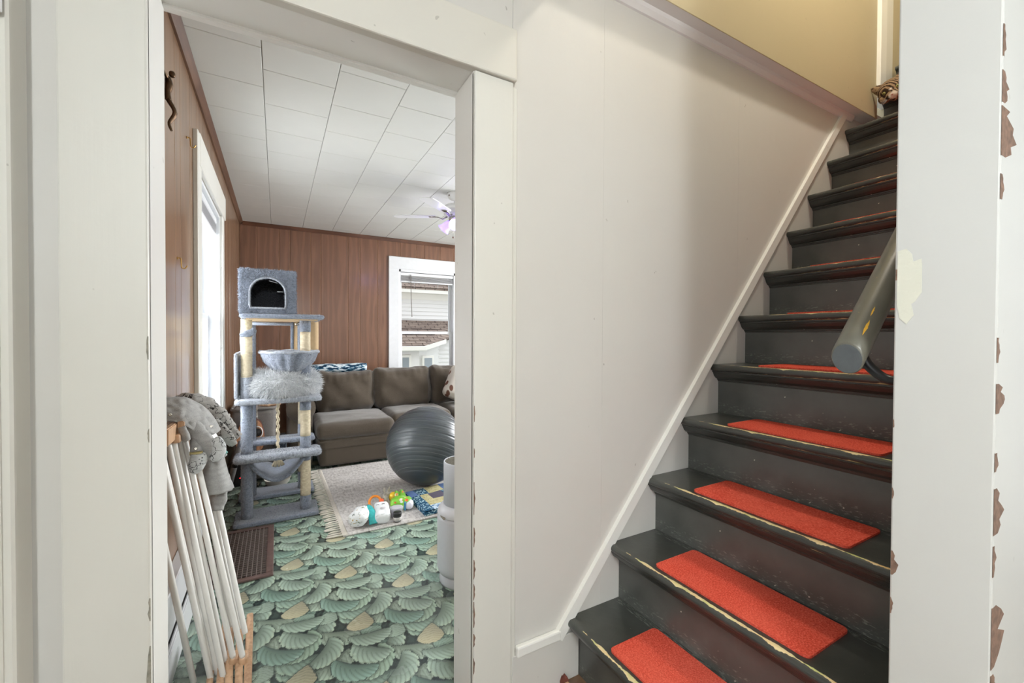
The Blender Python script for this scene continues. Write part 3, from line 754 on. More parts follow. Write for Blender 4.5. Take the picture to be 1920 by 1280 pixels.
# ------------------------------------------------------------------ tabby cat peering over the top step
def cat():
    bm = bmesh.new()
    def ell(c, s, rot=None, seg=18):
        g = bmesh.ops.create_icosphere(bm, subdivisions=3, radius=1.0)
        mt = Matrix.Translation(Vector(c)) @ ((rot or Matrix.Identity(3)).to_4x4()) @ Matrix.Diagonal((s[0], s[1], s[2], 1))
        bmesh.ops.transform(bm, matrix=mt, verts=g['verts'])
    def cone(base, tip, r1, flat_dir, r2=0.004):
        base, tip = Vector(base), Vector(tip); t = (tip - base); L = t.length; t.normalize()
        a = Vector(flat_dir) - t * Vector(flat_dir).dot(t); a.normalize(); b = t.cross(a)
        n = 14; V = []
        for f, s in ((0, 1.0), (0.35, 0.86), (0.7, 0.5), (0.92, 0.2), (1.0, 0.06)):
            for j in range(n):
                th = 2 * math.pi * j / n
                V.append(bm.verts.new(base + t * (L * f) + a * (r1 * 0.36 * s * math.cos(th)) + b * (r1 * s * math.sin(th))))
        for i in range(4):
            for j in range(n): bm.faces.new((V[i * n + j], V[i * n + (j + 1) % n], V[(i + 1) * n + (j + 1) % n], V[(i + 1) * n + j]))
        bm.faces.new(V[:n][::-1]); bm.faces.new(V[4 * n:])
    h = Vector((3.018, -0.158, 2.612)); HS = 1.28
    fw = (CAM - h).normalized(); fw = (fw + Vector((0, 0.10, -0.10))).normalized()
    up = Vector((0.1, 0.28, 1.0)); up = (up - fw * up.dot(fw)).normalized(); rt = fw.cross(up)      # rt: image left
    Rm = Matrix((fw, rt, up)).transposed()
    def L(a, b, c): return h + (fw * a + rt * b + up * c) * HS
    ell0 = ell
    def ell(c, s, rot=None): ell0(c, [x * (HS if rot is not None else 1) for x in s], rot)
    ell(h, (0.046, 0.052, 0.045), Rm)
    ell(L(0.026, 0, -0.016), (0.030, 0.030, 0.024), Rm)
    ell(L(0.040, 0.012, -0.022), (0.016, 0.017, 0.014), Rm); ell(L(0.040, -0.012, -0.022), (0.016, 0.017, 0.014), Rm)
    ell(L(0.034, 0, -0.004), (0.018, 0.012, 0.016), Rm)
    ell(L(0.020, 0.030, -0.018), (0.024, 0.024, 0.022), Rm); ell(L(0.020, -0.030, -0.018), (0.024, 0.024, 0.022), Rm)
    ell(L(0.0325, 0, -0.038), (0.016, 0.014, 0.010), Rm)
    for s in (1, -1):
        cone(L(-0.004, s * 0.030, 0.018), L(-0.010, s * 0.064, 0.050), 0.031, fw)
    # neck, chest, trunk lying along the tread, haunch, forelegs, tail
    ell((3.085, -0.20, 2.676), (0.055, 0.055, 0.042)); ell((3.13, -0.27, 2.695), (0.07, 0.085, 0.062))
    ell((3.15, -0.40, 2.705), (0.075, 0.14, 0.070)); ell((3.155, -0.52, 2.70), (0.078, 0.09, 0.066)); ell((3.11, -0.555, 2.675), (0.05, 0.055, 0.042))
    ell((3.06, -0.205, 2.652), (0.05, 0.020, 0.018)); ell((3.07, -0.275, 2.652), (0.055, 0.020, 0.018)); ell((3.015, -0.275, 2.650), (0.018, 0.018, 0.014))
    for i in range(10):
        t = i / 9; ell((3.17 - 0.10 * t, -0.60 - 0.13 * math.sin(t * 2.4), 2.660 - 0.008 * t), (0.020 - 0.006 * t,) * 3)
    me_ = bpy.data.meshes.new('tabby_cat'); bm.to_mesh(me_); bm.free()
    k = N('tabby_fur', 0.85, 0.2)
    v = k.coord()
    dist = k.n('ShaderNodeMapping'); k.link(v, dist.inputs['Vector']); dist.inputs['Rotation'].default_value = (0.5, 0.3, 0.4)
    w = k.n('ShaderNodeTexWave'); w.inputs['Scale'].default_value = 34; w.inputs['Distortion'].default_value = 4.5; w.inputs['Detail'].default_value = 3; w.inputs['Detail Scale'].default_value = 1.2
    k.link(dist.outputs[0], w.inputs['Vector'])
    stripes = k.ramp(w.outputs['Fac'], [(0.25, rgb(58, 44, 34)), (0.5, rgb(128, 102, 78)), (0.85, rgb(168, 142, 112))])
    fine = k.ramp(k.noise(400, 2), [(0.3, (0.7, 0.7, 0.7, 1)), (0.7, (1.1, 1.1, 1.1, 1))])
    mx = k.n('ShaderNodeMix'); mx.data_type = 'RGBA'; mx.blend_type = 'MULTIPLY'; mx.inputs[0].default_value = 1.0; k.link(stripes, mx.inputs[6]); k.link(fine, mx.inputs[7])
    # white blaze and muzzle
    mz = L(0.050, -0.002, -0.020)
    vm = k.n('ShaderNodeVectorMath'); vm.operation = 'DISTANCE'; k.link(v, vm.inputs[0]); vm.inputs[1].default_value = tuple(mz)
    vm2 = k.n('ShaderNodeVectorMath'); vm2.operation = 'DISTANCE'; k.link(v, vm2.inputs[0]); vm2.inputs[1].default_value = tuple(L(0.046, -0.001, 0.008))
    near = k.math('MINIMUM', vm.outputs['Value'], k.math('ADD', vm2.outputs['Value'], 0.014))
    wm = k.ramp(k.math('ADD', near, k.math('MULTIPLY', k.noise(120, 2), 0.008)), [(0.020, W1), (0.026, K0)])
    k.col(k.mix(wm, mx.outputs[2], rgb(222, 212, 200))); k.bump(k.noise(500, 2), 0.5, 0.002)
    o = link_obj('tabby_cat', me_, k.m, None, True)
    rm = o.modifiers.new('fuse', 'REMESH'); rm.mode = 'VOXEL'; rm.voxel_size = 0.0032
    sm = o.modifiers.new('soften', 'SMOOTH'); sm.iterations = 3; sm.factor = 0.5
    tag(o, 'brown tabby cat with white muzzle peering down over the top step', 'cat')
    em = plain('cat_eye', rgb(150, 150, 84), 0.1); pm = plain('cat_pupil', rgb(12, 12, 10), 0.1)
    for s in (1, -1):
        q = L(0.0385, s * 0.0225, 0.004); ax = (fw + rt * (s * 0.35)).normalized()
        e = lathe('eye', [(0.0001, 0.0068), (0.0038, 0.0060), (0.0074, 0.0032), (0.0092, -0.001), (0.0074, -0.006)], q, em, o, 16, axis=ax.to_track_quat('Z', 'Y').to_matrix())
        Rv = ax.to_track_quat('Z', 'Y').to_matrix()
        lathe('pupil', [(0.0001, 0.0075), (0.0026, 0.0069), (0.0031, 0.0060)], q, pm, e, 12, axis=Rv)
    nz = L(0.0565, 0, -0.0155)
    rbox('nose', nz, (0.006, 0.009, 0.006), plain('cat_nose', rgb(176, 120, 108), 0.4), o, 0.003, 4)
    for s in (1, -1):
        for j in range(4):
            a = L(0.050, s * 0.016, -0.022); b = L(0.050 + 0.01 * j, s * (0.062 + 0.003 * j), -0.020 - 0.012 * j)
            tube('whisker', [a, (a + b) / 2 + Vector((0, 0, 0.002)), b], [0.0004, 0.0003, 0.0001], M['window_white'], o, 5)
cat()

# ------------------------------------------------------------------ cat tree
def plush(name, c):
    k = N(name, 0.95, 0.1); n_ = k.noise(95, 5, None, 0.75); b_ = k.noise(9, 3)
    c0 = tuple(x * 0.45 for x in c[:3]) + (1,); c2 = tuple(min(1, x * 1.35) for x in c[:3]) + (1,)
    a = k.ramp(n_, [(0.34, c0), (0.5, c), (0.66, c2)])
    k.col(k.mix(k.ramp(b_, [(0.35, K0), (0.7, (0.35, 0.35, 0.35, 1))]), a, c2)); k.bump(n_, 1.0, 0.007); k.b.inputs['Sheen Weight'].default_value = 0.5
    return k.m
M['plush'] = plush('grey_blue_plush', rgb(124, 132, 146)); M['plush_lt'] = plush('pale_grey_plush', rgb(154, 160, 170)); M['fur'] = plush('silver_faux_fur', rgb(226, 230, 234))
M['plush_shade'] = plush('shaded_plush', rgb(62, 64, 70))  # cubby back: shade of the recess put into the colour
k = N('sisal_rope', 0.9, 0.1); w = k.n('ShaderNodeTexWave'); w.bands_direction = 'Z'; w.inputs['Scale'].default_value = 55; w.inputs['Distortion'].default_value = 1.2
k.link(k.coord(), w.inputs['Vector']); nf = k.noise(60, 4)
k.col(k.mix(k.ramp(nf, [(0.35, K0), (0.7, (0.6, 0.6, 0.6, 1))]), rgb(214, 200, 172), rgb(236, 225, 200))); k.bump(k.math('ADD', w.outputs['Fac'], nf), 0.7, 0.003); M['sisal'] = k.m
k = N('worn_sisal', 0.9, 0.1); k.col(k.ramp(k.noise(40, 5, None, 0.7), [(0.35, rgb(176, 168, 140)), (0.6, rgb(214, 206, 184))])); k.bump(k.noise(80, 4), 0.6, 0.003); M['sisal_worn'] = k.m
M['board'] = plain('bare_fibreboard', rgb(206, 178, 138), 0.7, var=0.06, vs=30)
ct = thing('cat_tree', 'tall grey-blue plush cat tree with cubby, bowl and hammock', 'cat tree', (0.0, 2.2, 0))
PF, PB = 2.0, 2.45
fuzz(rbox('base_board', (0.0, 2.03, 0.0165), (0.49, 0.25, 0.031), M['plush'], ct, 0.012, 16), 2500, 0.006, seed=1)
rbox('base_board', (0.0, 2.50, 0.0165), (0.50, 0.22, 0.031), M['plush'], ct, 0.012, 14)
def post(x, y, spans):
    for (z0, z1, mt) in spans:
        rr = 0.034 if mt is M['plush'] or mt is M['plush_lt'] else 0.032
        n_ = max(2, int((z1 - z0) / 0.03))
        o = lathe('post', [(rr, z0)] + [(rr * (1 + 0.012 * math.sin(i * 2.3)), z0 + (z1 - z0) * i / n_) for i in range(1, n_)] + [(rr, z1)], (x, y, 0), mt, ct, 24)
        fuzz(o, int(1700 * (z1 - z0) / 0.3) if mt in (M['plush'], M['plush_lt']) else int(500 * (z1 - z0) / 0.3), 0.006 if mt is not M['sisal'] else 0.007, 0.0009, seed=int(z0 * 100) + int(x * 50))
post(-0.172, PF, [(0.032, 0.405, M['plush']), (0.45, 0.772, M['plush']), (0.81, 0.945, M['plush_lt']), (0.945, 1.215, M['sisal']), (1.215, 1.318, M['sisal_worn'])])
post(0.168, PF, [(0.032, 0.125, M['plush']), (0.125, 0.365, M['sisal']), (0.365, 0.405, M['plush']), (0.45, 0.53, M['plush']), (0.53, 0.708, M['sisal']), (0.708, 0.772, M['plush']), (0.81, 1.10, M['plush']), (1.10, 1.24, M['sisal']), (1.24, 1.318, M['plush'])])
post(-0.172, PB, [(0.032, 0.40, M['plush']), (0.44, 0.772, M['plush']), (0.81, 1.32, M['plush'])])
post(0.172, PB, [(0.032, 0.16, M['plush']), (0.16, 0.40, M['sisal']), (0.44, 0.53, M['plush']), (0.53, 0.772, M['sisal_worn']), (0.81, 1.32, M['plush'])])
fuzz(rbox('shelf', (0.01, 1.985, 0.427), (0.505, 0.165, 0.046), M['plush_lt'], ct, 0.022, 18), 4500, 0.008, seed=3)
fuzz(rbox('shelf', (0.005, 2.46, 0.420), (0.50, 0.15, 0.040), M['plush'], ct, 0.018, 14), 1800, 0.007, seed=4)
fuzz(rbox('platform', (0.015, 2.21, 0.791), (0.50, 0.62, 0.038), M['plush_lt'], ct, 0.016, 20), 4000, 0.008, seed=5)
# hammock
hv, hf = [], []
for j in range(7):
    for i in range(19):
        t = i / 18; x = -0.155 + 0.31 * t; sag = 0.385 - 0.128 * math.sin(math.pi * t) ** 0.9 + 0.012 * math.sin(j * 1.3) * math.sin(math.pi * t)
        hv.append((x, 1.975 + 0.065 * j, sag))
for j in range(6):
    for i in range(18): hf.append((j * 19 + i, j * 19 + i + 1, (j + 1) * 19 + i + 1, (j + 1) * 19 + i))
hm = tri_obj('hammock', hv, hf, M['plush'], ct, True); s_ = hm.modifiers.new('thick', 'SOLIDIFY'); s_.thickness = 0.012
tube('hem', [Vector(hv[i]) + Vector((0, -0.004, 0.0)) for i in range(19)], 0.010, M['plush'], hm, 10)
# swinging rope with tassel
rp = []
for i in range(60):
    a = i * 0.9; t = i / 59; rp.append((0.003 + 0.0035 * math.cos(a), 2.12 + 0.0035 * math.sin(a), 0.775 - 0.40 * t))
ro = tube('rope', rp, 0.0085, M['sisal'], ct, 10); fuzz(ro, 700, 0.008, 0.0007, seed=9)
for i in range(9):
    a = i * 0.7; b = Vector((0.003 + 0.035 * math.cos(a), 2.12 + 0.03 * math.sin(a), 0.315))
    tube('tassel', [(0.003, 2.12, 0.38), Vector((0.003, 2.12, 0.36)) * 0.5 + b * 0.5 + Vector((0, 0, 0.005)), b], [0.008, 0.010, 0.007], M['sisal'], ro, 8)
# faux-fur bed
bed = lathe('fur_bed', [(0.05, 0.815), (0.17, 0.812), (0.200, 0.822), (0.218, 0.868), (0.210, 0.922), (0.178, 0.955), (0.145, 0.960), (0.115, 0.920), (0.095, 0.880), (0.05, 0.865), (0.001, 0.862)], (0.035, 2.105, 0), M['fur'], ct, 40, wob=lambda th, z: 0.03 * math.sin(3 * th + 1) + 0.02 * math.sin(7 * th))
fuzz(bed, 15000, 0.045, 0.0022, seed=12, droop=0.45, spread=0.45)
# bowl
bw = lathe('bowl', [(0.001, 0.962), (0.06, 0.966), (0.11, 0.992), (0.150, 1.040), (0.172, 1.090), (0.178, 1.103), (0.172, 1.112), (0.160, 1.104), (0.14, 1.045), (0.10, 1.0), (0.05, 0.98), (0.001, 0.977)], (0.075, 2.03, 0), M['plush'], ct, 72, wob=lambda th, z: (0.05 * math.sin(th * 15)) * min(1, max(0, (1.10 - z) / 0.03)) * (1 if z > 0.98 else 0) + 0.012 * math.sin(th * 11))
fuzz(bw, 2600, 0.007, seed=13)
tube('bowl_rim', [(0.075 + 0.177 * math.cos(a), 2.03 + 0.177 * math.sin(a), 1.105 + 0.003 * math.sin(9 * a)) for a in [2 * math.pi * i / 48 for i in range(49)]], 0.009, M['plush_lt'], ct, 10, caps=False)
# side panel and back board
fuzz(rbox('side_panel', (-0.228, 2.2, 0.955), (0.022, 0.50, 0.29), M['plush_lt'], ct, 0.009, 14), 1500, 0.006, seed=14)
rbox('back_board', (0.195, 2.50, 1.21), (0.19, 0.016, 0.24), M['board'], ct, 0.003, 6)
rbox('back_board_edge', (0.102, 2.495, 1.21), (0.022, 0.024, 0.25), M['plush'], ct, 0.008, 8)
# top platform with bare underside
fuzz(rbox('top_platform', (0.037, 2.18, 1.338), (0.485, 0.60, 0.032), M['plush'], ct, 0.014, 18), 3500, 0.008, seed=15)
box('underside', -0.17, 0.24, 1.90, 2.45, 1.3165, 1.3215, M['board'], ct)
tube('cross_tube', [(-0.17, 2.40, 1.300), (0.10, 2.40, 1.300)], 0.012, M['plush'], ct, 10)
lathe('clip', [(0.011, 0), (0.014, 0.004), (0.011, 0.008)], (0.12, 2.05, 1.295), M['chrome'], ct, 16, axis=Matrix.Rotation(H, 3, 'X'))
tube('strap', catmull([(-0.20, 2.12, 1.31), (-0.212, 2.12, 1.20), (-0.205, 2.12, 1.06), (-0.20, 2.13, 0.99)], 6), 0.004, M['window_white'], ct, 8, flat=0.010)
tube('torn_cover', catmull([(-0.205, 1.962, 1.215), (-0.172, 1.955, 1.225), (-0.140, 1.962, 1.235), (-0.128, 1.965, 1.262)], 5), lerp_list([0.012, 0.020, 0.026, 0.010], 16), M['plush'], ct, 10, flat=0.006, side=(0, 0, 1), wr=0.006, wf=60)
# cubby with an arched door
bx0, bx1, bz0, bz1, by0, by1 = -0.205, 0.108, 1.355, 1.632, 1.90, 2.24
ax0, ax1, az0, az1 = -0.150, 0.050, 1.388, 1.582
acx = (ax0 + ax1) / 2; ar = (ax1 - ax0) / 2
def ang_ring(fn, n=48): return [fn(2 * math.pi * i / n) for i in range(n)]
def arch_pt(a):
    c, s_ = math.cos(a), math.sin(a); zc = az0 + 0.095
    # ray from (acx, zc): upper = ellipse, lower = rectangle
    if s_ >= 0:
        ry = az1 - zc; rr = 1 / math.sqrt((c / ar) ** 2 + (s_ / ry) ** 2)
    else:
        rr = min(ar / abs(c) if abs(c) > 1e-6 else 9, 0.095 / abs(s_))
    return (acx + rr * c, zc + rr * s_)
def rect_pt(a):
    c, s_ = math.cos(a), math.sin(a); zc = az0 + 0.095
    rr = min((bx1 - acx if c > 0 else acx - bx0) / abs(c) if abs(c) > 1e-6 else 9, (bz1 - zc if s_ > 0 else zc - bz0) / abs(s_) if abs(s_) > 1e-6 else 9)
    return (acx + rr * c, zc + rr * s_)
A = ang_ring(arch_pt); Rr = ang_ring(rect_pt)
corner_fix = [(bx0, bz0), (bx1, bz0), (bx1, bz1), (bx0, bz1)]
for cxx in corner_fix:
    i_ = min(range(48), key=lambda i: (Rr[i][0] - cxx[0]) ** 2 + (Rr[i][1] - cxx[1]) ** 2); Rr[i_] = cxx
Vv, Ff = [], []
for (ring, y) in ((A, by0 + 0.022), (A, by0), (Rr, by0), (Rr, by0 + 0.022)):
    for (x, z) in ring: Vv.append((x, y, z))
for r_ in range(3):
    for i in range(48): Ff.append((r_ * 48 + i, r_ * 48 + (i + 1) % 48, (r_ + 1) * 48 + (i + 1) % 48, (r_ + 1) * 48 + i))
for i in range(48): Ff.append((3 * 48 + i, 3 * 48 + (i + 1) % 48, (i + 1) % 48, i))
fp = tri_obj('cubby_front', Vv, Ff, M['plush'], ct)
bm = bmesh.new(); bm.from_mesh(fp.data); bmesh.ops.recalc_face_normals(bm, faces=bm.faces); bm.to_mesh(fp.data); bm.free()
fuzz(fp, 5200, 0.013, 0.0014, seed=21)
rim = tube('door_rim', [(x, by0 - 0.001, z) for (x, z) in A + A[:1]], 0.006, M['plush_lt'], fp, 8, caps=False)
for nm, (x0, x1, y0, y1, z0, z1) in dict(cubby_side=(bx0, bx0 + 0.018, by0 + .01, by1, bz0, bz1), cubby_side_=(bx1 - 0.018, bx1, by0 + .01, by1, bz0, bz1), cubby_roof=(bx0, bx1, by0 + .004, by1, bz1 - 0.018, bz1), cubby_back=(bx0, bx1, by1 - 0.018, by1, bz0, bz1)).items():
    o = rbox(nm.rstrip('_'), ((x0 + x1) / 2, (y0 + y1) / 2, (z0 + z1) / 2), (x1 - x0, y1 - y0, z1 - z0), M['plush'] if nm != 'cubby_back' else M['plush_shade'], ct, 0.008, 10)
    fuzz(o, 3000, 0.012, 0.0014, seed=hash(nm) % 99 if False else len(nm))
for (x, z, L_, an) in ((-0.10, 1.572, 0.04, 0.1), (-0.02, 1.562, 0.05, -0.25), (0.02, 1.50, 0.035, 0.0)):
    tube('loose_thread', [(x - L_ / 2, by0 + 0.05, z - an * L_ / 2), (x + L_ / 2, by0 + 0.05, z + an * L_ / 2)], 0.0022, M['window_white'], ct, 6)

# ------------------------------------------------------------------ sofa
def fabric(name, c, sc=900):
    k = N(name, 0.92, 0.15); n_ = k.noise(300, 3, None, 0.7); b_ = k.noise(4, 4)
    k.col(k.mix(k.ramp(n_, [(0.35, K0), (0.7, W1)]), tuple(x * 0.68 for x in c[:3]) + (1,), tuple(min(1, x * 1.25) for x in c[:3]) + (1,)))
    k.bump(k.math('ADD', n_, k.math('MULTIPLY', b_, 2.0)), 0.35, 0.003); k.b.inputs['Sheen Weight'].default_value = 0.35
    return k.m
M['sofa'] = fabric('brown_taupe_chenille', rgb(84, 75, 64))
sf = thing('sofa', 'brown fabric sectional sofa with plump back cushions under the window', 'sofa', (1.5, 3.4, 0))
SF = 2.93
rbox('base', (0.66, 3.52, 0.150), (0.66, 1.16, 0.26), M['sofa'], sf, 0.02, 10, seed=1)
rbox('base_band', (0.655, 3.50, 0.218), (0.68, 1.14, 0.085), M['sofa'], sf, 0.02, 10)
rbox('base', (2.10, 3.60, 0.150), (2.20, 0.98, 0.26), M['sofa'], sf, 0.02, 10)
rbox('seat_cushion', (0.655, 3.26, 0.340), (0.70, 0.70, 0.150), M['sofa'], sf, 0.055, 22, (0, 0.012, 0.016), 0.006, 7, seed=2)
rbox('seat_cushion', (1.335, 3.38, 0.342), (0.645, 0.58, 0.150), M['sofa'], sf, 0.055, 20, (0, 0.012, 0.018), 0.006, 7, seed=3)
rbox('seat_cushion', (2.02, 3.38, 0.342), (0.70, 0.58, 0.150), M['sofa'], sf, 0.055, 20, (0, 0.012, 0.018), 0.006, 7, seed=4)
rbox('back_frame', (1.65, 3.98, 0.43), (2.90, 0.20, 0.72), M['sofa'], sf, 0.06, 12)
tl = Matrix.Rotation(math.radians(-11), 3, 'X')
def backc(x0, x1, z0, z1, seed, lean=0.0):
    cx = (x0 + x1) / 2
    o = rbox('back_cushion', (cx, 3.70, (z0 + z1) / 2), (x1 - x0, 0.23, z1 - z0), M['sofa'], sf, 0.085, 30, (0.010, 0.050, 0.0), 0.016, 5.0, rot=tl, seed=seed)
    me_ = o.data
    for v in me_.vertices:
        t = (v.co.z - z0) / (z1 - z0); u = (v.co.x - cx) / (x1 - x0) * 2
        if t > 0.5:
            v.co.z += 0.028 * (abs(u) ** 6) * (t - .5) * 2 - 0.020 * (1 - u * u) * (t - 0.5) * 2
            v.co.y -= 0.010 * math.sin(u * 26 + seed) * max(0, (t - 0.72)) * 2.4
        v.co.y += 0.006 * math.sin((u * 3 + t * 5 + seed) * 2.1)
    return o
backc(0.36, 0.945, 0.385, 0.835, 5); backc(0.945, 1.60, 0.385, 0.860, 6); backc(1.605, 2.28, 0.385, 0.865, 7)
arm = tube('arm', catmull([(0.185, 2.985, 0.56), (0.185, 3.0, 0.56), (0.185, 3.5, 0.56), (0.185, 4.02, 0.56)], 6), 0.115, M['sofa'], sf, 24)
rbox('arm_panel', (0.185, 3.51, 0.30), (0.20, 1.03, 0.56), M['sofa'], sf, 0.03, 10)
tube('arm_piping', [(0.185 + 0.113 * math.cos(a), 2.983, 0.56 + 0.113 * math.sin(a)) for a in [math.radians(-75 + i * 12) for i in range(26)]], 0.006, M['sofa'], sf, 8)
for x in (0.36, 0.96, 1.4): lathe('foot', [(0.025, 0.0), (0.03, 0.03)], (x, 3.1, 0.0), M['black_plastic'], sf, 12, smooth=False)
# rolled blanket with a woven zigzag pattern
k = N('blue_ikat_weave', 0.85, 0.2); v = k.coord((1, 1, 1))
w = k.n('ShaderNodeTexNoise'); w.inputs['Scale'].default_value = 1.0; w.inputs['Detail'].default_value = 2; k.link(k.coord((16, 55, 55)), w.inputs['Vector'])
k.col(k.ramp(w.outputs['Fac'], [(0.40, rgb(26, 52, 76)), (0.47, rgb(56, 112, 140)), (0.52, rgb(206, 220, 226)), (0.62, rgb(226, 234, 238))])); M['ikat'] = k.m
rb = thing('rolled_blanket', 'rolled blue and white patterned blanket on top of the sofa back', 'blanket', (0.5, 3.93, 0.79))
rbp = [(0.06 + 0.85 * i / 16, 3.925, 0.845 + 0.003 * math.sin(i)) for i in range(17)]
tube('roll', rbp, [0.046] + [0.050 + 0.001 * math.sin(i * 2) for i in range(15)] + [0.046], M['ikat'], rb, 24)
tube('inner_fold', [(0.9105, 3.925 + 0.0075 * t * math.cos(t), 0.845 + 0.0075 * t * math.sin(t)) for t in [0.4 * i for i in range(14)]], 0.0025, M['window_white'], rb, 6)
# leaf-print throw pillow
k = N('leaf_print_cotton', 0.85, 0.2); vv = k.n('ShaderNodeTexVoronoi'); vv.inputs['Scale'].default_value = 15; k.link(k.coord((1, 1, 0.55)), vv.inputs['Vector'])
leaf = k.ramp(vv.outputs['Distance'], [(0.30, W1), (0.36, K0)])
hue = k.ramp(k.math('FRACT', k.math('MULTIPLY', vv.outputs['Distance'], 7.0)), [(0.0, rgb(120, 70, 50)), (1.0, rgb(92, 78, 70))])
k.col(k.mix(leaf, rgb(206, 200, 190), hue)); M['leafpillow'] = k.m
pw = rbox('throw_pillow', (1.90, 3.40, 0.630), (0.40, 0.13, 0.40), M['leafpillow'], None, 0.06, 18, (0, 0.05, 0), 0.004, 6, rot=Matrix.Rotation(math.radians(-22), 3, 'X') @ Matrix.Rotation(math.radians(28), 3, 'Y'))
tag(pw, 'cream throw pillow with a leaf print at the right end of the sofa', 'pillow')

# ------------------------------------------------------------------ rug with knotted fringe
k = N('faded_grey_rug', 0.95, 0.1)
v1 = k.coord((26, 5, 1)); n1 = k.noise(1.0, 5, k.coord((60, 22, 1)), 0.7); n2 = k.noise(1.0, 5, k.coord((5, 60, 1)), 0.6); n3 = k.noise(260, 2)
pat = k.math('ADD', k.math('MULTIPLY', n1, 0.6), k.math('MULTIPLY', n2, 0.4))
c_ = k.ramp(pat, [(0.38, rgb(170, 164, 160)), (0.5, rgb(218, 214, 210)), (0.60, rgb(238, 235, 231))])
k.col(k.mix(k.ramp(n3, [(0.4, (0.25, 0.25, 0.25, 1)), (0.6, K0)]), c_, rgb(150, 144, 140))); k.bump(k.math('ADD', n3, n1), 0.5, 0.002); M['rug'] = k.m
M['fringe'] = plain('cream_fringe', rgb(214, 208, 196), 0.95, var=0.08, vs=60, bump=0.3, bs=200)
rg = thing('area_rug', 'faded grey woven rug with knotted cream fringe in front of the sofa', 'rug', (1.2, 2.2, 0))
RX0, RX1, RY0, RY1 = 0.345, 2.6, 1.495, 2.93
rv, rf = [], []
nxr, nyr = 60, 40
for j in range(nyr + 1):
    for i in range(nxr + 1):
        x = RX0 + (RX1 - RX0) * i / nxr; y = RY0 + (RY1 - RY0) * j / nyr
        x += -0.030 * (j / nyr) * (1 - i / nxr)
        rv.append((x, y, 0.010 + 0.0015 * mnoise.noise(Vector((x * 4, y * 4, 0)))))
for j in range(nyr):
    for i in range(nxr): a = j * (nxr + 1) + i; rf.append((a, a + 1, a + nxr + 2, a + nxr + 1))
fld = tri_obj('field', rv, rf, M['rug'], rg, True); s_ = fld.modifiers.new('thick', 'SOLIDIFY'); s_.thickness = 0.009; s_.offset = -1
for j in range(46):
    t = (j + 0.5) / 46; y = RY0 + (RY1 - RY0) * t; x = RX0 - 0.030 * t
    L_ = 0.085 + 0.012 * rng.uniform(-1, 1); dy = rng.uniform(-0.010, 0.010)
    tube('fringe_tassel', [(x + 0.004, y, 0.009), (x - 0.02, y, 0.0095), (x - 0.045, y + dy * 0.4, 0.0075), (x - L_ * 0.8, y + dy, 0.006), (x - L_, y + dy * 1.4, 0.004)], [0.008, 0.0062, 0.009, 0.0085, 0.006], M['fringe'], rg, 8, flat=[0.004, 0.004, 0.006, 0.0045, 0.003], side=(0, 1, 0))
tube('selvedge', [(RX0 - 0.030 * t + 0.012, RY0 + (RY1 - RY0) * t, 0.0105) for t in [i / 20 for i in range(21)]], 0.016, M['fringe'], rg, 8, flat=0.003, side=(1, 0, 0))

# ------------------------------------------------------------------ exercise ball
BR = 0.312
prof = []
for i in range(181):
    a = math.pi * i / 180; lat = 90 - i
    r_ = BR
    g = abs(((lat + 3) % 11.0) - 5.5)
    if abs(lat) < 64 and g < 0.55: r_ = BR - 0.0022
    prof.append((max(0.0005, r_ * math.sin(a)), -r_ * math.cos(a)))
k = N('grey_ball_rubber', 0.33, 0.5); k.col(k.ramp(k.noise(3, 3), [(0.3, rgb(62, 68, 72)), (0.7, rgb(76, 82, 86))])); k.bump(k.noise(300, 2), 0.1, 0.0005); M['ball'] = k.m
pole = Vector((-0.30, -0.52, -0.80)).normalized(); bax = (-pole).to_track_quat('Z', 'Y').to_matrix()
bl_ = lathe('exercise_ball', prof, (1.055, 2.12, BR + 0.0145), M['ball'], None, 72, axis=bax)
tag(bl_, 'large dark grey ribbed exercise ball on the rug', 'ball')
ring = plain('ball_groove_line', rgb(108, 112, 114), 0.4)
for lat in range(-8, 9):
    la = math.radians(lat * 11.0 - 3 + 5.5 - 5.5 + 5.5)
    if abs(math.degrees(la)) > 60: continue
    tube('rib', [Vector((1.055, 2.12, BR + 0.0145)) + bax @ Vector((BR * math.cos(la) * math.cos(a), BR * math.cos(la) * math.sin(a), BR * math.sin(la))) for a in [2 * math.pi * i / 64 for i in range(65)]], 0.0014, ring, bl_, 6, caps=False)

# ------------------------------------------------------------------ air purifier and frame by the doorway
pu = thing('air_purifier', 'white cylindrical air purifier with a narrower top just inside the doorway', 'air purifier', (0.8125, 0.76, 0))
mpu = plain('white_purifier_plastic', rgb(214, 218, 226), 0.35)
lathe('base', [(0.112, 0.0), (0.114, 0.010), (0.112, 0.040), (0.108, 0.048)], (0.8125, 0.76, 0), mpu, pu, 48)
lathe('body', [(0.100, 0.046), (0.118, 0.054), (0.1245, 0.075), (0.125, 0.10), (0.125, 0.318), (0.123, 0.335)], (0.8125, 0.76, 0), mpu, pu, 64)
lathe('shoulder', [(0.122, 0.336), (0.1245, 0.342), (0.120, 0.362), (0.107, 0.378), (0.096, 0.386)], (0.8125, 0.76, 0), plain('purifier_shoulder', rgb(226, 229, 235), 0.3), pu, 64)
lathe('neck', [(0.0945, 0.384), (0.0945, 0.590), (0.093, 0.594), (0.088, 0.594), (0.086, 0.585), (0.086, 0.560)], (0.8125, 0.76, 0), mpu, pu, 64)
lathe('inner_tube', [(0.084, 0.575), (0.001, 0.575)], (0.8125, 0.76, 0), M['dark'], pu, 32)
for i in range(-9, 10):
    y = i * 0.0088; hw = math.sqrt(max(0, 0.087 ** 2 - y * y))
    if hw > 0.012: box('grille_bar', 0.8125 - hw, 0.8125 + hw, 0.76 + y - 0.0014, 0.76 + y + 0.0014, 0.587, 0.593, M['chip_grey'], pu)
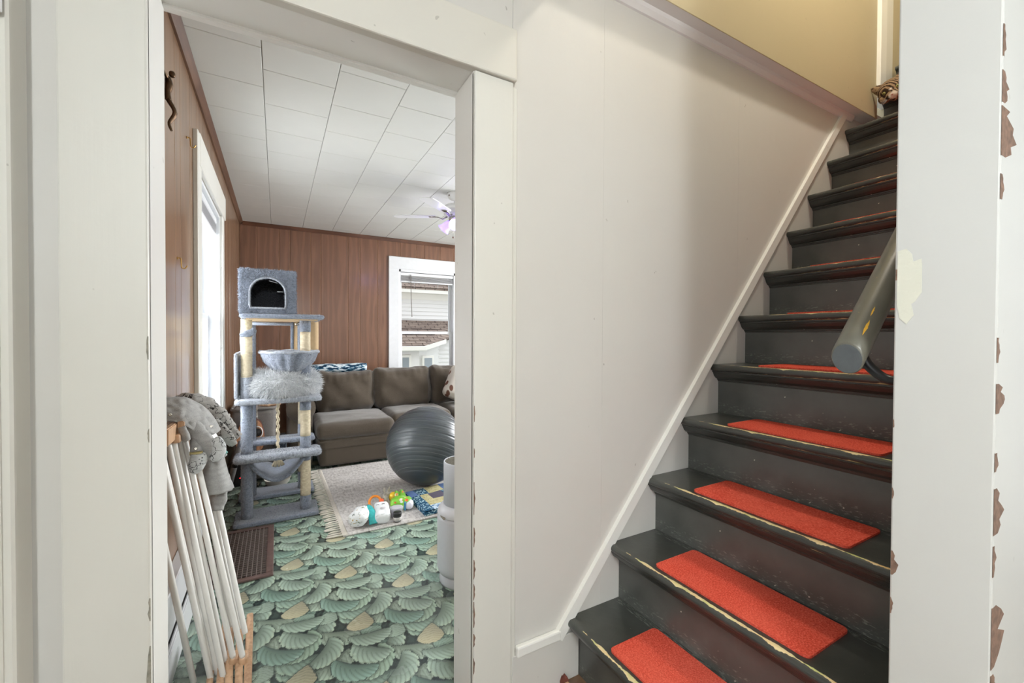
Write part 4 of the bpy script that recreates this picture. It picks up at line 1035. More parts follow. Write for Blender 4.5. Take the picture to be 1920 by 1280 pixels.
box('vent_slot', 0.690, 0.700, 0.700, 0.745, 0.340, 0.347, M['chip_grey'], pu)
fr = thing('standing_board', 'thin brown wooden edge of a board standing just inside the right door jamb', 'board', (0.63, 0.3, 0.12))
box('stile', 0.597, 0.611, 0.285, 0.310, 0.0, 0.480, M['frame_wood'], fr, 0.002)
box('stile', 0.905, 0.925, 0.285, 0.310, 0.0, 0.480, M['frame_wood'], fr, 0.002)
box('frame_rail', 0.611, 0.905, 0.287, 0.308, 0.455, 0.480, M['frame_wood'], fr, 0.002)
box('frame_rail', 0.611, 0.905, 0.287, 0.308, 0.0, 0.03, M['frame_wood'], fr, 0.002)
box('backing', 0.611, 0.905, 0.294, 0.302, 0.03, 0.455, M['board'], fr)

# ------------------------------------------------------------------ floor register
gr = thing('floor_grate', 'brown cast-metal floor grate with a square grid near the left wall', 'floor grate', (-0.16, 1.55, 0))
mg = plain('brown_register_enamel', rgb(98, 78, 72), 0.45, var=0.2, vs=40)
GX0, GX1, GY0, GY1 = -0.318, -0.020, 1.228, 1.882
for (a, b, c, d) in ((GX0, GX1, GY0, GY0 + 0.034), (GX0, GX1, GY1 - 0.034, GY1), (GX0, GX0 + 0.034, GY0 + 0.034, GY1 - 0.034), (GX1 - 0.034, GX1, GY0 + 0.034, GY1 - 0.034)):
    box('rim_bar', a, b, c, d, 0.0005, 0.012, mg, gr, 0.003)
box('well', GX0 + 0.034, GX1 - 0.034, GY0 + 0.034, GY1 - 0.034, 0.0004, 0.0012, M['dark'], gr)
mgb = plain('grate_bars', rgb(116, 104, 98), 0.45)
nxg, nyg = 11, 24
for i in range(1, nxg): x = GX0 + 0.034 + (GX1 - GX0 - 0.068) * i / nxg; box('grate_bar', x - 0.0018, x + 0.0018, GY0 + 0.034, GY1 - 0.034, 0.002, 0.010, mgb, gr)
for i in range(1, nyg): y = GY0 + 0.034 + (GY1 - GY0 - 0.068) * i / nyg; box('grate_bar', GX0 + 0.034, GX1 - 0.034, y - 0.0018, y + 0.0018, 0.002, 0.0095, mgb, gr)

# ------------------------------------------------------------------ baby things on the rug
ZR = 0.0138
M['diaper'] = plain('diaper_nonwoven', rgb(232, 234, 236), 0.8, var=0.03, bump=0.4, bs=30, bd=0.004)
k = N('printed_diaper', 0.8, 0.2); nq = k.noise(60, 2, k.coord((1, 1, 1.4)))
pr = k.ramp(nq, [(0.60, K0), (0.63, W1)]); hue = k.ramp(k.noise(22, 2), [(0.4, rgb(60, 64, 70)), (0.55, rgb(120, 140, 110)), (0.65, rgb(190, 150, 70))])
k.col(k.mix(k.math('MULTIPLY', pr, 0.85), rgb(232, 234, 234), hue)); M['diaper_print'] = k.m
dp = thing('folded_diaper', 'rolled diaper with dark print and a teal tab at the near rug corner', 'diaper', (0.46, 1.60, ZR))
rotd = Matrix.Rotation(math.radians(62), 3, 'Z')
rbox('pad', (0.462, 1.605, ZR + 0.050), (0.17, 0.115, 0.082), M['diaper_print'], dp, 0.040, 16, (0.0, 0, 0.006), 0.006, 18, rot=rotd, seed=3)
tube('tab', catmull([(0.512, 1.70, ZR + 0.062), (0.520, 1.64, ZR + 0.090), (0.530, 1.575, ZR + 0.060), (0.536, 1.535, ZR + 0.012)], 6), lerp_list([0.010, 0.016, 0.028, 0.034], 19), plain('teal_film', rgb(46, 168, 168), 0.3, var=0.2, vs=60), dp, 10, flat=0.006, side=(1, 0.3, 0), wr=0.004, wf=50)
dq = thing('folded_diaper', 'white folded diaper with a small face print beside the black-lidded jar', 'diaper', (0.59, 1.60, ZR))
rbox('pad', (0.598, 1.610, ZR + 0.045), (0.095, 0.17, 0.070), M['diaper'], dq, 0.024, 16, (0, 0, 0.006), 0.005, 20, rot=Matrix.Rotation(math.radians(-8), 3, 'Z') @ Matrix.Rotation(math.radians(10), 3, 'X'), seed=5)
tube('waistband', [(0.545, 1.545, ZR + 0.055), (0.59, 1.538, ZR + 0.062), (0.632, 1.535, ZR + 0.055)], 0.006, M['diaper'], dq, 8)
for dx, dz in ((-0.014, 0.0905), (0.022, 0.0905)):
    tube('printed_eye', [(0.588 + dx + 0.009 * math.cos(a), 1.63 + 0.006 * math.sin(a), ZR + dz) for a in (0, .8, 1.6, 2.4, 3.14)], 0.0016, M['black_plastic'], dq, 6)
lathe('printed_snout', [(0.001, 0.0015), (0.016, 0.0015), (0.017, 0.0)], (0.598, 1.588, ZR + 0.083), plain('grey_print', rgb(200, 196, 198), 0.7), dq, 20)
ja = thing('small_jar', 'small glass jar with black lid and white label at the rug edge', 'jar', (0.678, 1.535, ZR))
lathe('jar_body', [(0.022, 0.0), (0.0255, 0.004), (0.026, 0.036), (0.022, 0.041)], (0.678, 1.532, ZR), plain('dark_jar_glass', rgb(60, 58, 58), 0.15), ja, 28)
lathe('label_band', [(0.0262, 0.008), (0.0262, 0.031)], (0.678, 1.532, ZR), plain('jar_label', rgb(214, 210, 206), 0.6), ja, 28)
lathe('lid', [(0.0255, 0.038), (0.027, 0.040), (0.027, 0.056), (0.025, 0.059), (0.001, 0.0595)], (0.678, 1.532, ZR), M['black_plastic'], ja, 28)
for i in range(3): tube('label_line', [(0.678 + 0.0266 * math.cos(a), 1.532 + 0.0266 * math.sin(a), ZR + 0.014 + i * 0.006) for a in [math.radians(-125 + 10 * j + i * 4) for j in range(6)]], 0.0007, M['black_plastic'], ja, 5)
cu = thing('plastic_cup', 'clear frosted plastic tub behind the small jar', 'cup', (0.69, 1.615, ZR))
k = N('frosted_plastic', 0.35); k.b.inputs['Base Color'].default_value = rgb(214, 214, 220); k.b.inputs['Alpha'].default_value = 0.72; M['frosted'] = k.m
lathe('tub', [(0.001, 0.001), (0.034, 0.001), (0.041, 0.052), (0.0445, 0.054), (0.0445, 0.058), (0.039, 0.057), (0.033, 0.004), (0.001, 0.004)], (0.692, 1.612, ZR), M['frosted'], cu, 36)
lathe('cover', [(0.040, 0.0585), (0.03, 0.061), (0.001, 0.0615)], (0.692, 1.612, ZR), M['frosted'], cu, 36)
k = N('wipes_print', 0.35, 0.5); vz = k.n('ShaderNodeTexVoronoi'); vz.inputs['Scale'].default_value = 26; k.link(k.coord(), vz.inputs['Vector'])
k.col(k.mix(k.ramp(vz.outputs['Distance'], [(0.3, W1), (0.36, K0)]), rgb(120, 184, 58), k.ramp(k.noise(30, 1), [(0.40, rgb(214, 64, 40)), (0.5, rgb(236, 150, 60)), (0.58, rgb(238, 240, 236))]))); M['wipes'] = k.m
wp = thing('wipes_pack', 'soft green wipes pack with a white and blue end', 'wipes pack', (0.76, 1.71, ZR))
rw = Matrix.Rotation(math.radians(-24), 3, 'Z')
rbox('pouch', (0.752, 1.732, ZR + 0.038), (0.14, 0.10, 0.060), M['wipes'], wp, 0.026, 14, (0, 0, 0.008), 0.005, 24, rot=rw, seed=8)
rbox('pouch_end', (0.800, 1.690, ZR + 0.030), (0.055, 0.075, 0.056), plain('white_pouch_end', rgb(226, 226, 234), 0.35), wp, 0.024, 12, rot=rw)
rbox('blue_band', (0.778, 1.700, ZR + 0.0305), (0.014, 0.079, 0.059), plain('blue_band', rgb(60, 136, 178), 0.35), wp, 0.006, 10, rot=rw)
tube('flap', catmull([(0.742, 1.79, ZR + 0.05), (0.752, 1.80, ZR + 0.085), (0.775, 1.80, ZR + 0.075), (0.79, 1.77, ZR + 0.05)], 5), lerp_list([0.018, 0.026, 0.022, 0.012], 16), M['wipes'], wp, 10, flat=0.004, side=(1, 0, 0))
ty = thing('ring_rattle', 'orange ring rattle with red and yellow beads behind the diapers', 'toy', (0.60, 1.80, ZR))
org = plain('orange_plastic', rgb(232, 140, 40), 0.3); red = plain('red_plastic', rgb(206, 44, 44), 0.3); yel = plain('yellow_plastic', rgb(236, 196, 50), 0.3); tea = plain('teal_plastic', rgb(24, 128, 146), 0.35)
tube('ring', [(0.590 + 0.038 * math.cos(a), 1.80 + 0.012 * math.sin(a), ZR + 0.048 + 0.036 * math.sin(a)) for a in [2 * math.pi * i / 32 for i in range(33)]], 0.0085, org, ty, 10, caps=False)
rbox('bead', (0.632, 1.79, ZR + 0.050), (0.034, 0.034, 0.034), plain('orange_red_bead', rgb(232, 92, 36), 0.3), ty, 0.0168, 8)
rbox('bead', (0.606, 1.765, ZR + 0.034), (0.032, 0.032, 0.030), red, ty, 0.0148, 8)
rbox('bead', (0.560, 1.77, ZR + 0.020), (0.026, 0.026, 0.026), yel, ty, 0.0128, 8)
rbox('bead', (0.536, 1.73, ZR + 0.020), (0.026, 0.026, 0.026), plain('blue_bead', rgb(58, 120, 206), 0.3), ty, 0.0128, 8)
rbox('bead', (0.552, 1.72, ZR + 0.016), (0.024, 0.024, 0.024), plain('maroon_bead', rgb(120, 40, 70), 0.3), ty, 0.0118, 8)
bn = thing('plush_toy', 'small grey plush toy animal lying behind the diapers', 'toy', (0.67, 1.85, ZR))
tg = plush('taupe_plush', rgb(170, 164, 150))
rbox('body', (0.664, 1.835, ZR + 0.034), (0.055, 0.07, 0.066), tg, bn, 0.027, 10); rbox('head', (0.686, 1.875, ZR + 0.056), (0.046, 0.046, 0.044), tg, bn, 0.0215, 10)
for dx in (-0.012, 0.014): tube('ear', [(0.686 + dx, 1.88, ZR + 0.072), (0.689 + dx * 1.3, 1.895, ZR + 0.092), (0.694 + dx * 1.5, 1.905, ZR + 0.10)], [0.008, 0.009, 0.004], tg, bn, 8)
tb = thing('toy_ball', 'teal and yellow soft toy ball behind the wipes pack', 'toy', (0.72, 1.84, ZR))
lathe('half', [(0.0001, -0.036), (0.018, -0.031), (0.031, -0.018), (0.036, 0.0)], (0.732, 1.862, ZR + 0.037), tea, tb, 24, axis=Matrix.Rotation(math.radians(-70), 3, 'Y'))
lathe('half', [(0.036, 0.0), (0.031, 0.018), (0.018, 0.031), (0.0001, 0.036)], (0.732, 1.862, ZR + 0.037), yel, tb, 24, axis=Matrix.Rotation(math.radians(-70), 3, 'Y'))
yt = rbox('toy_block', (0.515, 1.790, ZR + 0.013), (0.03, 0.03, 0.026), yel, None, 0.006, 6); tag(yt, 'small yellow toy block behind the rolled printed diaper', 'toy')
# folded quilt
def ditsy(name, a, b, sc=70):
    k = N(name, 0.9, 0.15); n_ = k.noise(sc, 2); k.col(k.mix(k.ramp(n_, [(0.54, K0), (0.58, W1)]), a, b)); k.bump(k.noise(30, 2), 0.3, 0.003); return k.m
qn = ditsy('navy_floral', rgb(30, 72, 100), rgb(160, 190, 200)); qb = plain('slate_blue_cotton', rgb(86, 112, 158), 0.9); qy = ditsy('khaki_floral', rgb(190, 182, 140), rgb(168, 158, 112), 60); qd = plain('dark_plum_cotton', rgb(82, 76, 92), 0.9); ql = ditsy('pale_blue_floral', rgb(190, 208, 220), rgb(48, 96, 150), 45)
qt = thing('folded_quilt', 'folded blue and khaki patchwork quilt on the rug beside the ball', 'quilt', (0.98, 1.75, ZR))
qa = Vector((0.835, 1.925)); qb_ = Vector((0.858, 1.515)); qc = Vector((1.30, 1.58)); qd_ = Vector((1.26, 2.0))
def qpt(u, v, z): p = qa * (1 - u) * (1 - v) + qb_ * (1 - u) * v + qc * u * v + qd_ * u * (1 - v); return (p.x, p.y, z + 0.004 * mnoise.noise(Vector((p.x * 9, p.y * 9, 0))))
rbq = [qpt(u, v, 0) for (u, v) in ((0, 0), (0, 1), (1, 1), (1, 0))]
prism('batting', [(p[0], p[1]) for p in rbq], ZR, ZR + 0.026, qn, qt, 'XY')
def qpatch(u0, u1, v0, v1, m_):
    n_ = 6; V, Fc = [], []
    for j in range(n_ + 1):
        for i in range(n_ + 1): V.append(qpt(u0 + (u1 - u0) * i / n_, v0 + (v1 - v0) * j / n_, ZR + 0.0305 + 0.005 * math.sin(math.pi * i / n_) * math.sin(math.pi * j / n_)))
    for j in range(n_):
        for i in range(n_): a = j * (n_ + 1) + i; Fc.append((a, a + n_ + 1, a + n_ + 2, a + 1))
    return tri_obj('quilt_patch', V, Fc, m_, qt, True)
qpatch(0.0, 0.14, 0.0, 0.3, qb); qpatch(0.14, 0.34, 0.0, 0.3, qn); qpatch(0.0, 0.16, 0.3, 0.68, qn); qpatch(0.16, 0.30, 0.3, 0.80, qy); qpatch(0.0, 0.16, 0.68, 1.0, qn); qpatch(0.16, 0.55, 0.80, 1.0, ql)
qpatch(0.30, 0.55, 0.58, 0.80, qy); qpatch(0.30, 0.55, 0.30, 0.58, qd); qpatch(0.34, 0.62, 0.0, 0.30, qy); qpatch(0.55, 1.0, 0.3, 1.0, qn); qpatch(0.62, 1.0, 0.0, 0.3, qb)

# ------------------------------------------------------------------ ceiling fan
fn = thing('ceiling_fan', 'white ceiling fan with chrome blade irons and purple lit tulip shades', 'ceiling fan', (1.36, 2.27, ZC))
FC = Vector((1.375, 2.30, 0)); mw = plain('fan_white', rgb(226, 226, 224), 0.3)
lathe('canopy', [(0.07, ZC - 0.0105), (0.072, ZC - 0.03), (0.055, ZC - 0.06), (0.02, ZC - 0.075)], FC, mw, fn, 32)
lathe('canopy_screw', [(0.006, -0.002), (0.008, 0.003), (0.001, 0.006)], (FC.x - 0.068, FC.y - 0.03, ZC - 0.045), M['bronze'], fn, 10, axis=Matrix.Rotation(-H, 3, 'Y'))
lathe('downrod', [(0.012, ZC - 0.12), (0.012, ZC - 0.07)], FC, mw, fn, 12)
lathe('motor', [(0.03, ZC - 0.11), (0.085, ZC - 0.118), (0.10, ZC - 0.13), (0.088, ZC - 0.137), (0.105, ZC - 0.15), (0.108, ZC - 0.17), (0.098, ZC - 0.178), (0.10, ZC - 0.195), (0.07, ZC - 0.215), (0.05, ZC - 0.22)], FC, mw, fn, 40)
lathe('switch_housing', [(0.05, ZC - 0.22), (0.058, ZC - 0.23), (0.056, ZC - 0.262), (0.03, ZC - 0.275), (0.001, ZC - 0.277)], FC, M['chrome'], fn, 28)
ZB = ZC - 0.212
def blade(ang, tilt):
    d = Vector((math.cos(ang), math.sin(ang), 0)); s_ = Vector((-d.y, d.x, 0)) * math.cos(tilt) + Vector((0, 0, math.sin(tilt)))
    outl = [(0.17, -0.045), (0.19, -0.055), (0.45, -0.066), (0.51, -0.060), (0.535, -0.035), (0.54, 0.0), (0.535, 0.035), (0.51, 0.060), (0.45, 0.066), (0.19, 0.055), (0.17, 0.045)]
    nrm = d.cross(s_); c = Vector((FC.x, FC.y, ZB))
    V = [c + d * a + s_ * b + nrm * h_ for h_ in (-0.003, 0.003) for (a, b) in outl]; n_ = len(outl)
    tri_obj('blade', V, [tuple(range(n_))[::-1], tuple(range(n_, 2 * n_))] + [(i, (i + 1) % n_, n_ + (i + 1) % n_, n_ + i) for i in range(n_)], mw, fn)
    ir = tube('blade_iron', [c + d * 0.07 + Vector((0, 0, 0.0)), c + d * 0.11 - nrm * 0.012 + Vector((0, 0, -0.012)), c + d * 0.15 - nrm * 0.008, c + d * 0.23 - nrm * 0.006], [0.010, 0.009, 0.020, 0.026], M['chrome'], fn, 10, flat=[0.007, 0.006, 0.004, 0.003], side=s_)
    for q_ in ((0.19, -0.015), (0.19, 0.015), (0.215, 0.0)): lathe('screw', [(0.005, 0.0), (0.004, 0.003), (0.001, 0.0035)], c + d * q_[0] + s_ * q_[1] - nrm * 0.009, M['bronze'], ir, 8)
t1 = math.atan2(2.55 - FC.y, 0.93 - FC.x); 
for i in range(5): blade(t1 + 2 * math.pi / 5 * i, math.radians(-5))
k = N('violet_glass', 0.25); k.b.inputs['Base Color'].default_value = rgb(214, 204, 244); k.b.inputs['Emission Color'].default_value = rgb(150, 120, 250); k.b.inputs['Emission Strength'].default_value = 1.2; M['violet'] = k.m
k = N('lit_bulb', 0.3); k.b.inputs['Base Color'].default_value = rgb(250, 245, 255); k.b.inputs['Emission Color'].default_value = rgb(238, 226, 255); k.b.inputs['Emission Strength'].default_value = 6.0; M['bulb'] = k.m
for i, a in enumerate((math.radians(-112), math.radians(8), math.radians(128))):
    d = Vector((math.cos(a), math.sin(a), -0.85)).normalized(); q = Vector((FC.x, FC.y, ZC - 0.255)) + Vector((math.cos(a), math.sin(a), 0)) * 0.05
    ax = d.to_track_quat('Z', 'Y').to_matrix()
    ar_ = tube('lamp_arm', [Vector((FC.x, FC.y, ZC - 0.25)), q], 0.010, M['chrome'], fn, 10)
    sh = lathe('shade', [(0.020, 0.0), (0.030, 0.015), (0.038, 0.045), (0.044, 0.075), (0.056, 0.095), (0.053, 0.0955), (0.041, 0.076), (0.035, 0.045), (0.027, 0.016), (0.018, 0.004)], q, M['violet'], fn, 32, axis=ax, wob=lambda th, z: 0.03 * math.sin(6 * th) if z > 0.09 else 0)
    lathe('bulb', [(0.012, 0.012), (0.024, 0.035), (0.030, 0.058), (0.026, 0.078), (0.012, 0.088), (0.0005, 0.090)], q, M['bulb'], sh, 24, axis=ax)
    light('fan_bulb', 'POINT', q + d * 0.13, 0.9, (0.50, 0.45, 1.0), radius=0.03)
tube('pull_chain', [(FC.x - 0.03, FC.y - 0.03, ZC - 0.27), (FC.x - 0.032, FC.y - 0.032, ZC - 0.40)], 0.0015, M['chrome'], fn, 6)
lathe('pull_knob', [(0.002, 0.008), (0.006, 0.004), (0.006, -0.006), (0.001, -0.010)], (FC.x - 0.032, FC.y - 0.032, ZC - 0.405), M['bronze'], fn, 10)

# ------------------------------------------------------------------ crucifix and hooks on the left wall
cx_ = thing('wall_crucifix', 'small bronze crucifix figure on a dark wooden cross beside the left door jamb', 'crucifix', (XL, 0.70, 2.05))
CY = 0.700
box('upright', XL + 0.001, XL + 0.012, CY - 0.012, CY + 0.012, 1.90, 2.20, M['crown'], cx_, 0.002)
box('crossbar', XL + 0.001, XL + 0.012, CY - 0.08, CY + 0.08, 2.115, 2.139, M['crown'], cx_, 0.002)
fx = XL + 0.026
def limb(nm, pts, r): return tube(nm, catmull(pts, 4), lerp_list(r, 4 * (len(pts) - 1) + 1), M['bronze'], cx_, 8)
limb('torso', [(fx, CY, 2.125), (fx + 0.004, CY, 2.10), (fx, CY, 2.07), (fx + 0.002, CY, 2.045)], [0.008, 0.012, 0.009, 0.010])
rbox('figure_head', (fx + 0.012, CY + 0.004, 2.140), (0.019, 0.017, 0.023), M['bronze'], cx_, 0.0084, 6)
for s_ in (1, -1):
    limb('arm', [(fx, CY + s_ * 0.010, 2.118), (fx - 0.004, CY + s_ * 0.035, 2.126), (fx - 0.008, CY + s_ * 0.066, 2.130)], [0.0055, 0.0045, 0.0035])
    limb('leg', [(fx + 0.002, CY + s_ * 0.006, 2.045), (fx + 0.020, CY + s_ * 0.005, 2.005), (fx + 0.004, CY + s_ * 0.003, 1.965), (fx + 0.010, CY, 1.940)], [0.0075, 0.0065, 0.005, 0.004])
for nm, y, z, lab in (('wall_hook', 1.229, 2.105, 'brass cup hook on the left wall just before the window casing'), ('wall_hook', 0.998, 1.516, 'brass cup hook lower on the left wall, above the glossy panel sheen')):
    hk = thing(nm, lab, 'hook', (XL, y, z))
    lathe('collar', [(0.006, 0.0), (0.006, 0.003), (0.002, 0.004)], (XL + 0.0005, y, z + 0.018), M['brass'], hk, 12, axis=Matrix.Rotation(H, 3, 'Y'))
    tube('hook_wire', catmull([(XL + 0.002, y, z + 0.018), (XL + 0.012, y, z + 0.018), (XL + 0.014, y, z - 0.004), (XL + 0.016, y, z - 0.020), (XL + 0.026, y + 0.002, z - 0.022), (XL + 0.033, y + 0.004, z - 0.010)], 5), 0.0022, M['brass'], hk, 8)

# ------------------------------------------------------------------ folded drying rack leaning by the left wall
rk = thing('drying_rack', 'folded wooden drying rack with white dowels leaning behind the left door jamb', 'drying rack', (-0.18, 0.6, 0))
M['dowel'] = plain('white_dowel_paint', rgb(234, 233, 228), 0.4, var=0.03, vs=30)
dow = [((-0.247, 0.538, 0.05), (-0.325, 0.340, 0.86)), ((-0.195, 0.510, 0.05), (-0.325, 0.485, 0.87)), ((-0.157, 0.489, 0.05), (-0.312, 0.605, 0.88)), ((-0.181, 0.542, 0.05), (-0.322, 0.580, 0.88)),
       ((-0.156, 0.552, 0.05), (-0.312, 0.675, 0.88)), ((-0.136, 0.530, 0.10), (-0.300, 0.705, 0.88)), ((-0.107, 0.515, 0.10), (-0.282, 0.740, 0.86)), ((-0.125, 0.634, 0.13), (-0.290, 0.890, 0.86)),
       ((-0.104, 0.598, 0.13), (-0.272, 0.905, 0.86)), ((-0.197, 0.544, 0.05), (-0.320, 0.495, 0.85)), ((-0.153, 0.666, 0.13), (-0.310, 1.000, 0.86))]
for (b, t) in dow:
    b, t = Vector(b), Vector(t)
    tube('dowel', [b, b + (t - b) * 0.01, t - (t - b) * 0.01, t], [0.0072, 0.0090, 0.0090, 0.0072], M['dowel'], rk, 14)
def slat(a, b, w, h, name='slat'):
    """flat wooden slat from a to b, w wide across, h tall"""
    a, b = Vector(a), Vector(b); t = (b - a).normalized(); s_ = Vector((-t.y, t.x, 0)).normalized() * (w / 2); u = t.cross(s_).normalized() * (h / 2)
    if u.z < 0: u = -u
    V = [p + s_ * i + u * j for p in (a, b) for (i, j) in ((-1, -1), (1, -1), (1, 1), (-1, 1))]
    o = tri_obj(name, V, [(3, 2, 1, 0), (4, 5, 6, 7), (0, 1, 5, 4), (1, 2, 6, 5), (2, 3, 7, 6), (3, 0, 4, 7)], M['bare_wood'], rk)
    bm = bmesh.new(); bm.from_mesh(o.data); bmesh.ops.recalc_face_normals(bm, faces=bm.faces); bmesh.ops.bevel(bm, geom=bm.edges[:], offset=0.003, segments=2, affect='EDGES'); bm.to_mesh(o.data); bm.free()
    return o
slat((-0.088, 0.40, 0.040), (-0.098, 0.775, 0.075), 0.0225, 0.060); slat((-0.112, 0.40, 0.036), (-0.128, 0.70, 0.085), 0.0225, 0.060)
slat((-0.138, 0.38, 0.036), (-0.160, 0.74, 0.080), 0.0225, 0.060); slat((-0.164, 0.38, 0.036), (-0.180, 0.80, 0.075), 0.0225, 0.060)
slat((-0.192, 0.38, 0.036), (-0.205, 0.60, 0.050), 0.018, 0.060)
for (x, y, z) in ((-0.134, 0.545, 0.088), (-0.105, 0.530, 0.088), (-0.150, 0.50, 0.03)): rbox('peg_block', (x, y, z), (0.030, 0.045, 0.032), M['bare_wood'], rk, 0.008, 6)
for x, y0, y1 in ((-0.328, 0.36, 0.70), (-0.308, 0.47, 0.80), (-0.288, 0.60, 0.95)): slat((x, y0, 0.895), (x, y1, 0.885), 0.019, 0.055)
rbox('peg_block', (-0.30, 0.60, 0.868), (0.03, 0.05, 0.03), M['bare_wood'], rk, 0.006, 6)

# ------------------------------------------------------------------ baby clothes drying on the rack
def jersey(name, c, ink=None, sc=40, thr=0.64):
    k = N(name, 0.95, 0.1); n_ = k.noise(420, 2); h_ = k.noise(24, 3, k.coord((1, 1, 4)))
    a = k.ramp(k.math('ADD', k.math('MULTIPLY', n_, 0.5), k.math('MULTIPLY', h_, 0.5)), [(0.35, tuple(x * 0.78 for x in c[:3]) + (1,)), (0.65, tuple(min(1, x * 1.1) for x in c[:3]) + (1,))])
    if ink:
        w_ = k.noise(sc, 3); m_ = k.math('LESS_THAN', k.math('ABSOLUTE', k.math('SUBTRACT', w_, 0.5)), 0.016)
        g_ = k.math('MULTIPLY', m_, k.math('GREATER_THAN', k.noise(sc * 0.5, 1), thr - 0.14)); a = k.mix(g_, a, ink)
    k.col(a); k.bump(n_, 0.4, 0.002); k.b.inputs['Sheen Weight'].default_value = 0.2
    return k.m
M['heather'] = jersey('grey_heather_jersey', rgb(170, 170, 168)); M['heather_print'] = jersey('printed_grey_jersey', rgb(166, 164, 160), rgb(48, 46, 46), 34, 0.5)
M['white_print'] = jersey('white_animal_print_jersey', rgb(202, 206, 206), rgb(84, 84, 86), 40, 0.5); M['aqua'] = plain('aqua_trim', rgb(150, 206, 200), 0.9)
def drape(name, net, mat, parent, th=0.006, wr=0.006, wf=16, sub=7):
    rows = [catmull([at(*q) for q in r_], sub) for r_ in net]
    m_ = len(rows[0]); cols_ = [catmull([r_[i] for r_ in rows], sub) for i in range(m_)]
    n_ = len(cols_[0]); V, Fc = [], []
    for j in range(n_):
        for i in range(m_):
            p = cols_[i][j]; f = mnoise.fractal(p * wf, 1.0, 2.0, 3)
            V.append(p + Vector((0.3, -1.0, 0.4)).normalized() * (wr * f * 1.4))
    for j in range(n_ - 1):
        for i in range(m_ - 1): a = j * m_ + i; Fc.append((a, a + 1, a + m_ + 1, a + m_))
    o = tri_obj(name, V, Fc, mat, parent, True)
    s_ = o.modifiers.new('thick', 'SOLIDIFY'); s_.thickness = th; s_.offset = 0
    return o
def leg_tube(name, pts, widths, thick, mat, parent, wr=0.004, n=7):
    P = catmull([at(*q) for q in pts], n)
    return tube(name, P, lerp_list(widths, len(P)), mat, parent, 20, flat=lerp_list(thick, len(P)), side=(0.87, -0.49, 0), wr=wr, wf=30)
def snap(pt, parent):
    lathe('snap_button', [(0.0052, -0.001), (0.0052, 0.0012), (0.0035, 0.0024), (0.0015, 0.0012), (0.0004, 0.0012)], at(*pt), M['chrome'], parent, 14, axis=(CAM - at(*pt)).normalized().to_track_quat('Z', 'Y').to_matrix())
g2 = thing('baby_sleeper', 'grey baby sleeper with black line print, rearmost garment on the drying rack', 'clothing', at(390, 770, 0.86))
leg_tube('body', [(322, 756, 0.82), (352, 750, 0.83), (384, 758, 0.84), (410, 780, 0.85), (430, 804, 0.85), (446, 821, 0.84)], [0.022, 0.030, 0.034, 0.036, 0.030, 0.022], [0.022, 0.028, 0.030, 0.028, 0.022, 0.014], M['heather_print'], g2, 0.008)
leg_tube('sleeve', [(398, 786, 0.80), (416, 806, 0.80), (432, 826, 0.80), (440, 834, 0.80)], [0.018, 0.024, 0.022, 0.016], [0.014, 0.014, 0.012, 0.008], M['heather_print'], g2, 0.005)
snap((412, 792, 0.79), g2)
g1 = thing('baby_sleeper', 'plain grey baby sleeper draped over the near end of the drying rack', 'clothing', at(360, 790, 0.7))
drape('body', [[(304, 748, 0.66), (335, 745, 0.68), (362, 752, 0.70), (386, 768, 0.72), (404, 792, 0.72), (412, 806, 0.72)],
               [(304, 762, 0.62), (334, 760, 0.63), (358, 768, 0.65), (378, 784, 0.66), (394, 804, 0.67), (405, 812, 0.67)],
               [(306, 776, 0.60), (330, 778, 0.61), (346, 786, 0.62), (362, 798, 0.63), (380, 810, 0.64), (392, 812, 0.65)],
               [(310, 790, 0.60), (326, 790, 0.60), (340, 794, 0.61), (352, 800, 0.62), (366, 806, 0.63), (378, 808, 0.64)]], M['heather'], g1, 0.010, 0.009, 22)
leg_tube('leg', [(352, 786, 0.66), (366, 806, 0.66), (382, 826, 0.66), (398, 848, 0.66), (404, 858, 0.66)], [0.020, 0.030, 0.036, 0.036, 0.024], [0.018, 0.022, 0.024, 0.022, 0.014], M['heather'], g1, 0.007)
leg_tube('foot', [(402, 822, 0.64), (410, 838, 0.64), (404, 854, 0.64), (396, 860, 0.64)], [0.020, 0.026, 0.024, 0.014], [0.016, 0.018, 0.016, 0.010], M['white_print'], g1, 0.005)
leg_tube('sleeve', [(340, 800, 0.60), (346, 816, 0.60), (352, 826, 0.60)], [0.012, 0.016, 0.010], [0.010, 0.012, 0.008], M['heather'], g1, 0.003)
snap((319, 777, 0.585), g1); snap((396, 799, 0.64), g1)
g3 = thing('baby_sleeper', 'light grey baby footie with animal print toe, hanging lowest left on the rack', 'clothing', at(365, 865, 0.62))
leg_tube('leg', [(366, 822, 0.66), (368, 838, 0.65), (368, 848, 0.64)], [0.016, 0.018, 0.020], [0.014, 0.014, 0.014], M['heather'], g3, 0.003)
leg_tube('cuff', [(368, 846, 0.64), (368, 852, 0.64)], [0.021, 0.021], [0.016, 0.016], plain('tan_cuff', rgb(186, 172, 120), 0.9), g3, 0.001)
leg_tube('foot', [(372, 850, 0.63), (372, 862, 0.63), (366, 876, 0.62), (361, 886, 0.62)], [0.024, 0.030, 0.027, 0.013], [0.018, 0.020, 0.017, 0.009], M['white_print'], g3, 0.003)
snap((367, 841, 0.615), g3)
g4 = thing('baby_trousers', 'grey heather baby trousers hanging lowest on the drying rack', 'clothing', at(408, 900, 0.75))
drape('leg', [[(388, 856, 0.74), (402, 852, 0.72), (416, 856, 0.74)], [(386, 884, 0.74), (406, 882, 0.71), (424, 884, 0.74)], [(383, 908, 0.74), (408, 906, 0.70), (430, 902, 0.74)], [(380, 927, 0.74), (408, 924, 0.70), (435, 915, 0.74)]], M['heather'], g4, 0.022, 0.006, 18)
